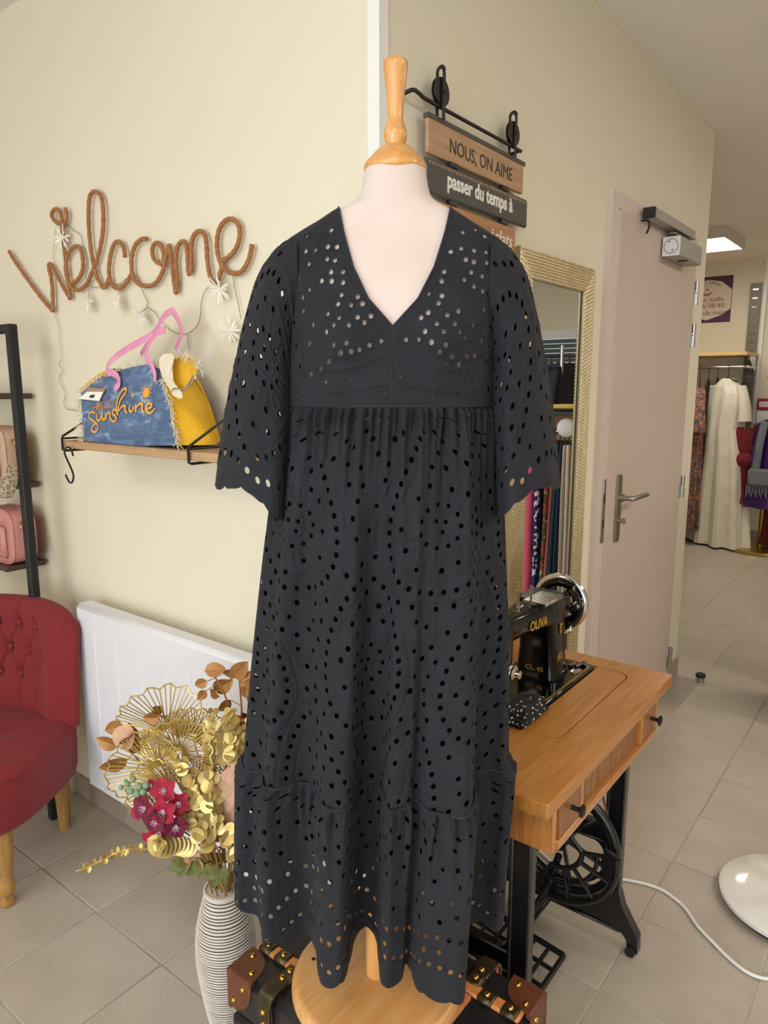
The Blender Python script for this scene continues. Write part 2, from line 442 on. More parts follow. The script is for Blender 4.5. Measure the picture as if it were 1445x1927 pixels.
part('arm', MB().rbox((3.03, WY - 0.052, 2.009), (0.20, 0.022, 0.008), 0.002), 'closer_grey', cl)
cb = part('body', MB().rbox((3.05, WY - 0.062, 1.955), (0.30, 0.066, 0.072), 0.004), 'closer_grey', cl)
part('side_cap', MB().rbox((2.898, WY - 0.062, 1.955), (0.004, 0.064, 0.070), 0.001), 'white_plastic', cb)
part('cap_ring', MB().tube([(2.895, WY - 0.062 + 0.026 * math.cos(t), 1.955 + 0.026 * math.sin(t)) for t in np.linspace(0, 2 * math.pi, 24, endpoint=False)], 0.0009, 5, closed=True).ball((2.8955, WY - .055, 1.972), .003, 8, 5).ball((2.8955, WY - .068, 1.94), .003, 8, 5), 'dark_metal', cb)
part('vent', MB().cyl((3.03, WY - 0.07, 1.9195), (3.03, WY - 0.07, 1.9165), 0.02, 14), 'black_paint', cb)

# door stop on the floor
st = thing('door_stop', 'small steel door stop with black rubber ring on the floor', 'door stop', (3.60, 0.812, 0))
part('post', MB().lathe([(0.019, 0), (0.019, 0.022)], (3.60, 0.812, 0.0), 20), 'steel', st)
part('rubber_ring', MB().lathe([(0.018, 0.0), (0.023, 0.004), (0.024, 0.012), (0.021, 0.018), (0.012, 0.0185), (0.010, 0.016)], (3.60, 0.812, 0.022), 20), 'black_matte', st)
# ================================================================ mannequin, dress and trunk
MC = np.array([0.871, 0.682, 0.0])
def M3(a, b, z):
    """mannequin frame: a to the picture's right, b towards the camera, z up; the form leans a little"""
    a = np.asarray(a, float); b = np.asarray(b, float); z = np.asarray(z, float)
    off = -0.006 + 0.0215 * (z - 0.41)
    return MC + (a + off)[..., None] * RT - b[..., None] * FW + z[..., None] * np.array([0, 0, 1.0])
wood('beech', 'c68a48', 'd79a56', 'e3ad6c', axis=2, scale=7, rough=0.32, Coat_Weight=0.35, Coat_Roughness=0.2)
wood('beech_flat', 'c48d50', 'd39c5d', 'deab70', axis=0, scale=5, rough=0.36, Coat_Weight=0.3, Coat_Roughness=0.25)
mat('jersey', 'd9c9c0', 0.85, c2='d3c1b7', scale=9, bump=0.12, bscale=700, Sheen_Weight=0.2)

TRZ = 0.385
BZ = TRZ + 0.0095                          # the base stands on the trunk's slats
dummy = thing('dress_form', 'cream jersey dress form with turned beech neck knob on a round wooden foot', 'mannequin', (MC[0], MC[1], BZ))
body_prof = [(1.16, .130, .070, .085), (1.20, .132, .074, .088), (1.30, .116, .080, .080), (1.40, .130, .100, .080), (1.45, .142, .114, .084), (1.50, .148, .118, .086),
             (1.55, .152, .104, .088), (1.60, .160, .082, .084), (1.625, .162, .068, .074), (1.645, .155, .058, .064), (1.659, .135, .052, .060), (1.673, .110, .050, .058), (1.688, .085, .049, .055),
             (1.699, .063, .048, .052), (1.709, .0525, .0465, .048), (1.724, .0475, .0445, .045), (1.744, .0440, .0425, .0425)]
BP = np.array(body_prof)
BP = smooth(BP, 5)
def body_sec(z):
    return [np.interp(z, BP[:, 0], BP[:, k]) for k in (1, 2, 3)]
def body_ring(z, th, off=0.0):
    A, Bf, Bb = body_sec(z)
    c, s_ = np.cos(th), np.sin(th)
    e = 0.86
    a = np.sign(c) * np.abs(c) ** e * (A + off); b = np.where(s_ > 0, Bf + off, Bb + off) * np.sign(s_) * np.abs(s_) ** e
    # two soft breasts
    bust = np.exp(-((z - 1.505) / 0.045) ** 2) * np.where(s_ > 0, 1, 0)
    b = b + bust * 0.020 * np.exp(-((np.abs(a) - 0.070) / 0.040) ** 2)
    return a, b
th = np.arange(64) * 2 * math.pi / 64
rows = [M3(*body_ring(z, th), np.full(64, z)) for z in BP[:, 0]]
mb = MB().grid(np.array(rows), cv=True)
mb.f.append(tuple(range(63, -1, -1))); n0 = (len(rows) - 1) * 64; mb.f.append(tuple(n0 + i for i in range(64)))
part('torso', mb, 'jersey', dummy, sharp=None)
cz = 1.740; cc = M3(0.0, 0, cz)
part('neck_knob', MB().lathe([(0.0425, 0.0), (.0455, .005), (.0455, .010), (.0425, .016), (.036, .022), (.031, .028), (.025, .034), (.0175, .038), (.0138, .0395), (.0142, .041), (.0162, .047), (.0168, .054), (.0158, .061), (.0132, .067), (.0114, .072),
     (.0110, .078), (.0114, .088), (.0140, .115), (.0172, .141), (.0180, .146), (.0172, .1495), (.0140, .151)], cc, 40), 'beech', dummy, sharp=60)
foot = MC + RT * -0.006
part('pole', MB().lathe([(0.0195, BZ + 0.02), (0.0195, 1.0)], foot, 24), 'beech', dummy)
part('foot_disc', MB().lathe([(0.146, BZ), (0.150, BZ + .004), (0.150, BZ + .012), (0.1475, BZ + .019), (0.142, BZ + .024), (0.136, BZ + .0258), (0.05, BZ + .026)], foot, 72), 'beech_flat', dummy, sharp=30)
sp_ = foot + RT * -0.115 - FW * -0.028
part('foot_screw', MB().lathe([(0.0035, BZ + 0.026), (0.0035, BZ + .0268), (0.001, BZ + .027)], sp_, 10), 'dark_metal', dummy)

# ---------------------------------------------------------------- eyelet cloth
t = NT('eyelet_cotton'); t.set(0.82, 0.0, Sheen_Weight=0.03, Sheen_Roughness=0.5, Specular_IOR_Level=0.3)
v = t.coord((1, 1, 1))
n1 = t.node('ShaderNodeTexNoise', Scale=26.0, Detail=4.0); t.link(v, n1.inputs['Vector'])
n2 = t.node('ShaderNodeTexNoise', Scale=900.0, Detail=2.0); t.link(v, n2.inputs['Vector'])
n3 = t.node('ShaderNodeTexNoise', Scale=40.0, Detail=3.0, Distortion=0.4); t.link(t.coord((2.6, 2.6, 0.35)), n3.inputs['Vector'])
t.link(t.ramp(n1.outputs['Fac'], [(0.3, '1c1d22'), (0.7, '22242a')]), t.p.inputs['Base Color'])
ad = t.node('ShaderNodeMath', operation='MULTIPLY_ADD'); ad.inputs[1].default_value = 0.22; t.link(n2.outputs['Fac'], ad.inputs[0])
m3 = t.node('ShaderNodeMath', operation='MULTIPLY'); m3.inputs[1].default_value = 0.9; t.link(n3.outputs['Fac'], m3.inputs[0])
t.link(m3.outputs[0], ad.inputs[2])
t.bump(ad.outputs[0], 0.8, 0.0026)
mat('seam_thread', '23252d', 0.85)

def nearest(S, Z, holes):
    """distance to the nearest hole centre and that hole's radius, by bins"""
    S = S.ravel(); Z = Z.ravel(); holes = np.asarray(holes, float)
    bs = 0.024; s0 = min(S.min(), holes[:, 0].min()) - bs; z0 = min(Z.min(), holes[:, 1].min()) - bs
    ns = int((max(S.max(), holes[:, 0].max()) - s0) / bs) + 3; nz = int((max(Z.max(), holes[:, 1].max()) - z0) / bs) + 3
    hb = ((holes[:, 0] - s0) / bs).astype(int) * nz + ((holes[:, 1] - z0) / bs).astype(int)
    order = np.argsort(hb, kind='stable'); hs = holes[order]; hb = hb[order]
    start = np.searchsorted(hb, np.arange(ns * nz + 1))
    K = int((start[1:] - start[:-1]).max())
    bi = ((S - s0) / bs).astype(int); bj = ((Z - z0) / bs).astype(int)
    best = np.full(len(S), 1.0); rad = np.full(len(S), 0.004)
    for di in (-1, 0, 1):
        for dj in (-1, 0, 1):
            b = np.clip((bi + di) * nz + bj + dj, 0, ns * nz - 1)
            a0, cnt = start[b], start[b + 1] - start[b]
            for k in range(K):
                ok = cnt > k
                if not ok.any(): break
                idx = a0[ok] + k
                d = np.hypot(S[ok] - hs[idx, 0], (Z[ok] - hs[idx, 1]) * 0.86) - hs[idx, 2]
                cur = best[ok]; better = d < cur
                cur[better] = d[better]; best[ok] = cur
    return best
def cloth(name, P, field, parent, closed, bumps=None):
    """grid P (rows, cols, 3) with everything where field < 0 cut away: real eyelets"""
    m_, n_ = P.shape[:2]
    gu, gv = np.gradient(P, axis=0), np.gradient(P, axis=1)
    if closed: gv[:, 0] = (P[:, 1] - P[:, -1]) / 2; gv[:, -1] = (P[:, 0] - P[:, -2]) / 2
    N = np.cross(gu, gv); N /= np.linalg.norm(N, axis=2, keepdims=True) + 1e-9
    if bumps is not None: P = P + N * bumps[..., None]
    V = P.reshape(-1, 3); f = field.ravel().copy(); f[np.abs(f) < 1e-5] = 1e-5
    I = np.arange(m_ * n_).reshape(m_, n_)
    J = np.concatenate([I, I[:, :1]], 1) if closed else I
    a, b, c, d = J[:-1, :-1].ravel(), J[1:, :-1].ravel(), J[1:, 1:].ravel(), J[:-1, 1:].ravel()
    T = np.concatenate([np.stack([a, b, c], 1), np.stack([a, c, d], 1)])
    pos = f[T] > 0; k = pos.sum(1)
    out = [T[k == 3]]; edges = []; pend = []
    for q in range(3):
        one = (k == 1) & pos[:, q]; t_ = np.roll(T[one], -q, 1)          # lone kept corner first
        pend.append(('one', t_))
        two = (k == 2) & ~pos[:, q]; t_ = np.roll(T[two], -q, 1)          # lone cut corner first
        pend.append(('two', t_))
    pairs = []
    for kind, t_ in pend:
        pairs += [t_[:, [0, 1]], t_[:, [0, 2]]]
    allp = np.sort(np.concatenate(pairs), 1)
    uq, invx = np.unique(allp, axis=0, return_inverse=True); invx = invx.ravel()
    fa, fb = f[uq[:, 0]], f[uq[:, 1]]; w = fa / (fa - fb)
    NVt = V[uq[:, 0]] + (V[uq[:, 1]] - V[uq[:, 0]]) * w[:, None]
    base = len(V); p0 = 0
    for kind, t_ in pend:
        n = len(t_); e1 = invx[p0:p0 + n] + base; e2 = invx[p0 + n:p0 + 2 * n] + base; p0 += 2 * n
        if kind == 'one': out.append(np.stack([t_[:, 0], e1, e2], 1))
        else: out += [np.stack([e1, t_[:, 1], t_[:, 2]], 1), np.stack([e1, t_[:, 2], e2], 1)]
    T = np.concatenate(out); V = np.concatenate([V, NVt])
    used = np.unique(T); remap = np.zeros(len(V), int); remap[used] = np.arange(len(used)); V = V[used]; T = remap[T]
    inv = np.linalg.inv(npm(parent)); V = V @ inv[:3, :3].T + inv[:3, 3]
    me = bpy.data.meshes.new(name)
    me.vertices.add(len(V)); me.vertices.foreach_set('co', V.astype(np.float32).ravel())
    me.loops.add(T.size); me.loops.foreach_set('vertex_index', T.astype(np.int32).ravel())
    me.polygons.add(len(T)); me.polygons.foreach_set('loop_start', np.arange(0, T.size, 3, dtype=np.int32))
    me.polygons.foreach_set('loop_total', np.full(len(T), 3, np.int32))
    me.update(calc_edges=True); me.shade_smooth(); me.validate()
    return part(name, me, 'eyelet_cotton', parent)

def dots_along(pts, step, r):
    P = np.asarray(pts, float); d = np.r_[0, np.cumsum(np.hypot(*np.diff(P, axis=0).T))]
    q = np.arange(step / 2, d[-1], step)
    return [(np.interp(x, d, P[:, 0]), np.interp(x, d, P[:, 1]), r) for x in q]
def almond(s, z, L, W, k=40):
    t_ = np.linspace(0, 2 * math.pi, k)
    return [(s + W * math.sin(x) * (1 - 0.35 * math.cos(x)), z + L * math.cos(x)) for x in t_]
def ring(s, z, r, k=30):
    return [(s + r * math.cos(x), z + r * math.sin(x)) for x in np.linspace(0, 2 * math.pi, k)]
def pattern(s0, s1, z0, z1, motif=True, fill=0.0215, rad=0.0034, border=None, seed=3, beads_only=False):
    rg = np.random.default_rng(seed); holes = []; beads = []
    def ok(q, gap):
        return all((q[0] - h[0]) ** 2 + (q[1] - h[1]) ** 2 > gap * gap for h in holes[-0:]) if len(holes) < 1 else True
    grid_ = {}
    def put(q, gap):
        c = (int(math.floor(q[0] / 0.025)), int(math.floor(q[1] / 0.025)))
        for i in (-1, 0, 1):
            for j in (-1, 0, 1):
                for h in grid_.get((c[0] + i, c[1] + j), ()):
                    if (q[0] - h[0]) ** 2 + (q[1] - h[1]) ** 2 < gap * gap: return
        grid_.setdefault(c, []).append(q); holes.append(q)
    if border:
        for q in border: put(q, 0.010)
    if motif:
        row = 0; zc = z1 - 0.13
        while zc > z0 - 0.1:
            sc = s0 + (0.12 if row % 2 else 0.0)
            while sc < s1 + 0.1:
                ds, dz = rg.uniform(-.01, .01, 2)
                for q in dots_along(almond(sc + ds, zc + dz, 0.115, 0.078), 0.0185, rad * 1.05): put(q, 0.0145)
                for q in dots_along(ring(sc + ds, zc + dz - 0.02, 0.031), 0.0175, rad * 0.9): put(q, 0.0135)
                for q in dots_along(ring(sc + ds, zc + dz - 0.02, 0.010), 0.017, rad * 0.85): put(q, 0.012)
                beads += dots_along(almond(sc + ds, zc + dz, 0.098, 0.062), 0.0058, 0.0018)
                beads += dots_along(almond(sc + ds, zc + dz, 0.132, 0.094), 0.0058, 0.0018)
                beads += dots_along(ring(sc + ds, zc + dz - 0.02, 0.0205), 0.0055, 0.0016)
                for x in np.linspace(0, 2 * math.pi, 22, endpoint=False):      # embroidered rays
                    beads += dots_along([(sc + ds + .040 * math.sin(x), zc + dz - .02 + .040 * math.cos(x)), (sc + ds + .056 * math.sin(x), zc + dz - .02 + .058 * math.cos(x))], 0.0036, 0.0014)
                sc += 0.24
            zc -= 0.215; row += 1
    n = int((s1 - s0) * (z1 - z0) / fill ** 2 * 14)
    for s, z in zip(rg.uniform(s0, s1, n), rg.uniform(z0, z1, n)):
        put((s, z, rad * rg.uniform(0.85, 1.15)), fill)
    return holes, beads
def bumps_for(S, Z, hd, beads):
    b = 0.0011 * np.exp(-((hd - 0.0014) / 0.0012) ** 2)
    if beads:
        bd = nearest(S, Z, beads).reshape(S.shape); b = b + 0.0012 * np.exp(-(np.maximum(bd, 0) / 0.0010) ** 2)
    return b

dress = thing('eyelet_dress', 'long black broderie eyelet dress with V neck hung on the dress form', 'dress', (MC[0], MC[1], 0.55))
ZS, ZT, ZH = 1.412, 0.832, 0.552           # empire seam, flounce seam, hem
# plan of the hem with its deep folds: (angle on the seam, a, b)
hem_pts = [(180, -.246, .000), (168, -.232, .052), (158, -.196, .052), (147, -.182, .112), (134, -.128, .080), (122, -.100, .088), (113, -.086, .162), (104, -.052, .160), (97, -.034, .060), (90, -.006, .066),
           (84, .006, .170), (77, .034, .150), (72, .042, .118), (64, .066, .186), (50, .120, .190), (41, .134, .130), (33, .122, .058), (22, .166, .040), (11, .196, .060), (0, .212, .000),
           (-22, .196, -.070), (-42, .130, -.085), (-60, .105, -.160), (-78, .030, -.120), (-95, -.010, -.175), (-115, -.080, -.130), (-132, -.130, -.165), (-150, -.180, -.080), (-168, -.225, -.050)]
ang = np.array([p[0] for p in hem_pts], float); HP = np.array([p[1:] for p in hem_pts])
def hem_curve(phi):
    a = np.r_[ang[-9:] + 360, ang, ang[:9] - 360][::-1]; p = np.r_[HP[-9:], HP, HP[:9]][::-1]
    # monotone cubic-ish: Catmull-Rom resampled over the angle
    k = len(a); fine = smooth(np.c_[a, p], 10)
    fine = fine[np.argsort(fine[:, 0], kind='stable')]
    return np.interp(phi, fine[:, 0], fine[:, 1]), np.interp(phi, fine[:, 0], fine[:, 2])
pf = np.linspace(-180, 180, 4001); ha, hb_ = hem_curve(pf)
dl = np.hypot(np.diff(ha), np.diff(hb_)); wgt = np.where((pf[:-1] > -8) & (pf[:-1] < 188) | (pf[:-1] < -172), 1.0, 0.42)
cum = np.r_[0, np.cumsum(dl * wgt)]
NU = 960
PHI = np.interp(np.linspace(0, cum[-1], NU, endpoint=False), cum, pf)
HA, HB = hem_curve(PHI)
ph = np.radians(PHI)
def wave(ph, seed, f0, f1, n=9):
    rg = np.random.default_rng(seed); w = 0
    for k in range(n): w = w + math.sin(rg.uniform(0, 6.28)) * 0 + np.sin(ph * int(rg.integers(f0, f1)) + rg.uniform(0, 6.28))
    return w / math.sqrt(n)
G1 = wave(ph, 5, 34, 62); G2 = wave(ph, 9, 60, 95); G3 = wave(ph, 21, 13, 24)
def skirt_rows(z0, z1, nz, puff=0.0, gather=0.006):
    Z = np.linspace(z0, z1, nz); rows = []
    for z in Z:
        q = (ZS - z) / (ZS - ZH)
        A = 0.158 + 0.060 * q ** 0.8; Bf = 0.128 + 0.016 * q; Bb = 0.092 + 0.04 * q
        ea = A * np.cos(ph); eb = np.where(np.sin(ph) > 0, Bf, Bb) * np.sin(ph)
        w = np.clip(q, 0, 1) ** 0.72 * (0.50 + 0.50 * np.clip(q * 1.2, 0, 1))
        a = ea * (1 - w) + HA * w; b = eb * (1 - w) + HB * w
        # gathers under each seam fade downwards
        u = (z0 - z)
        g = gather * (G1 * math.exp(-u / 0.09) + 0.8 * G2 * math.exp(-u / 0.035)) * min(1, u / 0.012) + 0.0052 * G3 * min(1, u / 0.05)
        g = g + puff * (1 - math.exp(-u / 0.012)) * math.exp(-u / 0.22)
        nn = np.hypot(np.cos(ph) / A, np.sin(ph) / Bf); a = a + g * (np.cos(ph) / A) / nn; b = b + g * (np.sin(ph) / Bf) / nn
        rows.append(M3(a, b, np.full(NU, z)))
    return np.array(rows), Z
def arc(P):
    """arc length along each row measured from the front centre column"""
    j0 = int(np.argmin(np.abs(PHI - 90))) if P.shape[1] == NU else P.shape[1] // 2
    d = np.linalg.norm(np.diff(P, axis=1), axis=2); c = np.concatenate([np.zeros((P.shape[0], 1)), np.cumsum(d, 1)], 1)
    return c - c[:, j0:j0 + 1]
P, Z = skirt_rows(ZS, ZT, 360); S = arc(P); ZZ = np.broadcast_to(Z[:, None], S.shape)
holes, beads = pattern(S.min() - .05, S.max() + .05, ZT + 0.006, ZS - 0.016, seed=11)
hd = nearest(S, ZZ, holes).reshape(S.shape)
cloth('skirt', P, hd, dress, True, bumps_for(S, ZZ, hd, beads))
P, Z = skirt_rows(ZT + .004, ZH - 0.012, 185, puff=0.012, gather=0.005); S = arc(P); ZZ = np.broadcast_to(Z[:, None], S.shape)
per = 0.070; smn, smx = S.min() - .05, S.max() + .05
border = []
sx = np.arange(smn, smx, 0.002)
for lift, amp, step, r in ((0.022, 0.030, 0.0175, 0.0036), (0.066, 0.034, 0.0185, 0.0036)):
    zz = ZH + lift + amp * np.abs(np.sin(math.pi * sx / 0.165))
    border += dots_along(np.c_[sx, zz], step, r)
holes, beads = pattern(smn, smx, ZH + 0.055, ZT - 0.012, motif=False, fill=0.0225, border=border, seed=12)
for lift, amp in ((0.016, 0.030), (0.052, 0.030)):
    beads += dots_along(np.c_[sx, ZH + lift + amp * np.abs(np.sin(math.pi * sx / 0.165))], 0.0058, 0.0018)
for k in range(int((smx - smn) / 0.165) + 1):
    c = smn + 0.165 * (k + 0.5); c -= (c % 0.165) - 0.0825
    for x in np.linspace(-1.2, 1.2, 13): beads += dots_along([(c + .030 * math.sin(x), ZH + .012 + .030 * math.cos(x)), (c + .046 * math.sin(x), ZH + .012 + .046 * math.cos(x))], 0.0036, 0.0014)
hd = nearest(S, ZZ, holes).reshape(S.shape)
lift = 0.006 + 0.034 * np.clip((-HA - 0.09) / 0.14, 0, 1)[None, :]
scal = ZZ - (lift + ZH - 0.002 - 0.006 * np.abs(np.cos(math.pi * S / 0.042)) ** 0.6 + 0.002 * np.sin(S * 61))
cloth('flounce', P, np.minimum(hd, scal), dress, True, bumps_for(S, ZZ, hd, beads))
def seam_tube(name, z, off, r):
    a, b = 0, 0
    Pz, _ = skirt_rows(z, z - 0.001, 2); pts = Pz[0]
    c = pts.mean(0); d = pts - c; d[:, 2] = 0; d /= np.linalg.norm(d, axis=1)[:, None]
    part(name, MB().tube((pts + d * off)[::3], r, 5, closed=True), 'seam_thread', dress)
seam_tube('waist_seam', ZS, 0.0, 0.0018)
P_, _ = skirt_rows(ZT + .002, ZT, 2)
Pt, _ = skirt_rows(ZS, ZT, 3); part('flounce_seam', MB().tube(Pt[-1][::3], 0.0022, 5, closed=True), 'seam_thread', dress)

# dark slip under the eyelets, shorter than the flounce
rows = []
for z in np.linspace(ZS + .01, 0.690, 40):
    q = max((ZS - z) / (ZS - ZH), 0); A = 0.158 + 0.060 * q ** 0.8; Bf = 0.128 + 0.016 * q; Bb = 0.092 + 0.04 * q
    w = min(q, 1) ** 0.72 * (0.50 + 0.50 * min(q * 1.2, 1))
    pa = np.radians(np.linspace(-180, 180, 180, endpoint=False)); xa, xb = hem_curve(np.linspace(-180, 180, 180, endpoint=False))
    a = (A * np.cos(pa) * (1 - w) + xa * w) * .90; b = (np.where(np.sin(pa) > 0, Bf, Bb) * np.sin(pa) * (1 - w) + xb * w) * .84 - .012
    rows.append(M3(a, b, np.full(180, z)))
mat('slip_cotton', '121319', 0.9)
part('slip', MB().grid(np.array(rows), cv=True), 'slip_cotton', dress, sharp=None)
# bodice: follows the form, cut to the V neck
nth, nz = 640, 260
tt = np.linspace(-math.pi / 2, 1.5 * math.pi, nth, endpoint=False)[::-1]     # starts at the back, front in the middle
tw = np.where(np.sin(tt) > -0.2, 1.0, 0.5); cw = np.r_[0, np.cumsum(tw)]
tt = np.interp(np.linspace(0, cw[-1], nth, endpoint=False), cw, np.r_[tt, tt[-1] - (tt[0] - tt[1])])
Z = np.linspace(ZS - 0.002, 1.712, nz); rows = []; AA = []; BB = []
for z in Z:
    ease = np.interp(z, [1.40, 1.45, 1.50, 1.60, 1.66, 1.72], [0.026, 0.014, 0.0055, 0.0045, 0.004, 0.004])
    a, b = body_ring(z, tt, ease)
    b = b + 0.0012 * np.sin(a * 90 + z * 30) * np.sin(z * 47)
    rows.append(M3(a, b, np.full(nth, z))); AA.append(a); BB.append(b)
P = np.array(rows)[::-1]; A_ = np.array(AA)[::-1]; B_ = np.array(BB)[::-1]; Zb = Z[::-1]
S = arc(P); ZZ = np.broadcast_to(Zb[:, None], S.shape)
hw = np.interp(ZZ, [1.500, 1.517, 1.555, 1.60, 1.65, 1.69, 1.72], [-0.02, 0.0, 0.034, 0.056, 0.071, 0.080, 0.084])
vcut = np.where(B_ > -0.02, np.abs(A_) - hw, 1.0); vcut = np.where(ZZ < 1.495, 1.0, vcut)
top = np.where(B_ > -0.02, 1.0, 1.690 - ZZ)
# holes follow curved rows like the embroidery; arcs left and right, a wave above the seam
bh = []
for sg in (-1, 1):
    for r in (0.030, 0.050, 0.072, 0.094):
        bh += dots_along([(sg * 0.100 + r * 1.3 * math.cos(x + .5 * sg), 1.557 + r * (math.sin(x) + .25 * math.cos(2 * x))) for x in np.linspace(0, 2 * math.pi, 40)], 0.0172, 0.0036)
    for dz in (0, 0.02, 0.04):
        bh += dots_along([(sg * (0.085 + 0.03 * k), 1.612 + dz + 0.012 * math.sin(k * 1.3) - 0.009 * k) for k in range(5)], 0.0185, 0.0033)
    bh += dots_along([(sg * 0.012 + sg * 0.165 * q, 1.505 - 0.030 * math.sin(q * 3.1)) for q in np.linspace(0, 1, 20)], 0.0155, 0.0032)
    bh += dots_along([(sg * 0.165 * q, 1.462 - 0.018 * math.sin(q * 3.1 + (0 if sg < 0 else 2.2))) for q in np.linspace(0, 1, 20)], 0.0165, 0.0026)
rgk = np.random.default_rng(31); bh = [(h[0] + rgk.normal(0, .0022), h[1] + rgk.normal(0, .0022), h[2] * rgk.uniform(.78, .98)) for h in bh if rgk.random() < .72]
holes, beads = pattern(S.min(), S.max(), 1.425, 1.70, motif=False, fill=0.030, rad=0.0029, border=bh, seed=5)
for sg in (-1, 1):
    for r in (0.040, 0.061, 0.083): beads += dots_along([(sg * 0.105 + r * 1.25 * math.cos(x), 1.560 + r * math.sin(x)) for x in np.linspace(0, 2 * math.pi, 60)], 0.0058, 0.0018)
    beads += dots_along([(sg * 0.165 * q, 1.485 - 0.024 * math.sin(q * 3.1)) for q in np.linspace(0, 1, 30)], 0.0058, 0.0020)
    beads += dots_along([(sg * 0.165 * q, 1.445 - 0.012 * math.sin(q * 3.1)) for q in np.linspace(0, 1, 30)], 0.0058, 0.0020)
    for x in np.linspace(0, 6.2, 40): beads += dots_along([(sg * .105 + 1.25 * .0865 * math.cos(x), 1.56 + .0865 * math.sin(x)), (sg * .105 + 1.25 * .0925 * math.cos(x), 1.56 + .0925 * math.sin(x))], .0030, .0014)
hd = nearest(S, ZZ, holes).reshape(S.shape)
hd = np.where((vcut < 0.009) | (np.abs(S) < 0.006), 0.01, hd)                 # solid facing along the neckline
cloth('bodice', P, np.minimum(np.minimum(hd, vcut), top), dress, True, bumps_for(S, ZZ, hd, beads))
zc = np.linspace(ZS, 1.516, 14)
front = [M3(0.0, body_ring(z, np.array([math.pi / 2]), np.interp(z, [1.40, 1.45, 1.50, 1.60], [0.026, 0.014, 0.0055, .0045]))[1][0] + 0.0006, z) for z in zc]
part('front_seam', MB().tube(front, 0.0011, 5), 'seam_thread', dress)

# wide elbow sleeves
def sleeve(sg, seed):
    outer = smooth(np.array([(.138, 1.655), (.168, 1.638), (.196, 1.600), (.214, 1.545), (.230, 1.480), (.246, 1.405), (.262, 1.30)]), 8)
    inner = smooth(np.array([(.128, 1.520), (.136, 1.500), (.142, 1.472), (.146, 1.435), (.150, 1.395), (.156, 1.345), (.164, 1.268)]), 8)
    nv, nu = 210, 290
    q = np.linspace(0, 1, len(outer)); v_ = np.linspace(0, 1, nv)
    O = np.stack([np.interp(v_, q, outer[:, k]) for k in (0, 1)], 1); I_ = np.stack([np.interp(v_, q, inner[:, k]) for k in (0, 1)], 1)
    psi = np.linspace(0, 2 * math.pi, nu, endpoint=False) - math.pi / 2
    rows = []
    for i, v0 in enumerate(v_):
        C = (O[i] + I_[i]) / 2; e = (O[i] - I_[i]) / 2
        Rb = np.interp(v0, [0, .15, .5, 1], [.058, .066, .078, .092])
        rip = 1 + (0.02 + 0.10 * v0) * np.sin(3 * psi + seed) * v0 + 0.05 * v0 * np.sin(5 * psi + 2 * seed)
        cp, spn = np.cos(psi) * rip, np.sin(psi) * rip
        a = C[0] + e[0] * cp + (-spn) * 0.020 * v0; z = C[1] + e[1] * cp + 0.0
        drop = -0.020 * v0 ** 3 * np.clip(spn, -1, 1) - 0.020 * v0 ** 6 * np.cos(psi * 2 + 0.5)
        b = Rb * spn + 0.004
        rows.append(M3(sg * a, b, z + drop))
    P = np.array(rows)
    if sg > 0: P = P[:, ::-1]
    S = arc(P); L = np.concatenate([np.zeros((1, nu)), np.cumsum(np.linalg.norm(np.diff(P, axis=0), axis=2), 0)], 0)
    L = L[:, :].mean(1, keepdims=True) + 0 * S
    Lm = L.max(); sx = np.arange(S.min() - .02, S.max() + .02, 0.002)
    border = dots_along(np.c_[sx, Lm - 0.026 - 0.022 * np.abs(np.sin(math.pi * sx / 0.13))], 0.021, 0.0042)
    holes, beads = pattern(S.min(), S.max(), 0.02, Lm - 0.05, motif=True, fill=0.0235, rad=0.0036, border=border, seed=seed + 40)
    hd = nearest(S, L, holes).reshape(S.shape)
    scal = (Lm - L) - (0.006 - 0.006 * np.abs(np.cos(math.pi * S / 0.042)) ** 0.6)
    cloth('sleeve', P, np.minimum(hd, scal + 0.001), dress, True, bumps_for(S, L, hd, beads))
sleeve(-1, 1); sleeve(1, 2)
mb = MB()
for sg in (-1, 1):      # neckline facing edge
    zz = np.linspace(1.517, 1.690, 24); pts = []
    for z in zz:
        w_ = sg * np.interp(z, [1.517, 1.555, 1.60, 1.65, 1.69, 1.72], [0.0, 0.034, 0.056, 0.071, 0.080, 0.084])
        ease = np.interp(z, [1.40, 1.45, 1.50, 1.60, 1.66, 1.72], [0.026, 0.014, 0.0055, 0.0045, 0.004, 0.004])
        ths = np.linspace(0.02, math.pi - 0.02, 400); a, b = body_ring(z, ths, ease)
        k = int(np.argmin(np.abs(a - w_))); pts.append(M3(w_, b[k], z))
    mb.tube(np.array(pts), 0.0016, 6)
part('neckline_edge', mb, 'seam_thread', dress)

# ---------------------------------------------------------------- trunk
mat('trunk_leatherette', '17171a', 0.42, c2='1e1e21', scale=60, bump=0.35, bscale=260, bdist=0.0006)
mat('tan_leather', '6b3a24', 0.40, c2='57301d', scale=18, bump=0.2, bscale=300, bdist=0.0006)
wood('slat_wood', 'bd6c36', 'cf8045', 'da9358', axis=1, scale=8, rough=0.38)
mat('bronze', '453d2c', 0.38, 0.8, c2='5d523a', scale=40)
mat('brass', 'c9a04a', 0.22, 1.0)
TX_, TY_ = (0.737, 1.043), (0.447, 0.932)
tc = np.array([sum(TX_) / 2, sum(TY_) / 2])
trunk = thing('travel_trunk', 'black travel trunk with wooden slats, brass studs and brown leather corners', 'trunk', (tc[0], tc[1], 0))
LZ = 0.29
tw_, td_ = TX_[1] - TX_[0], TY_[1] - TY_[0]
part('body', MB().rbox((tc[0], tc[1], LZ / 2 + 0.006), (tw_, td_, LZ - 0.012), 0.008), 'trunk_leatherette', trunk)
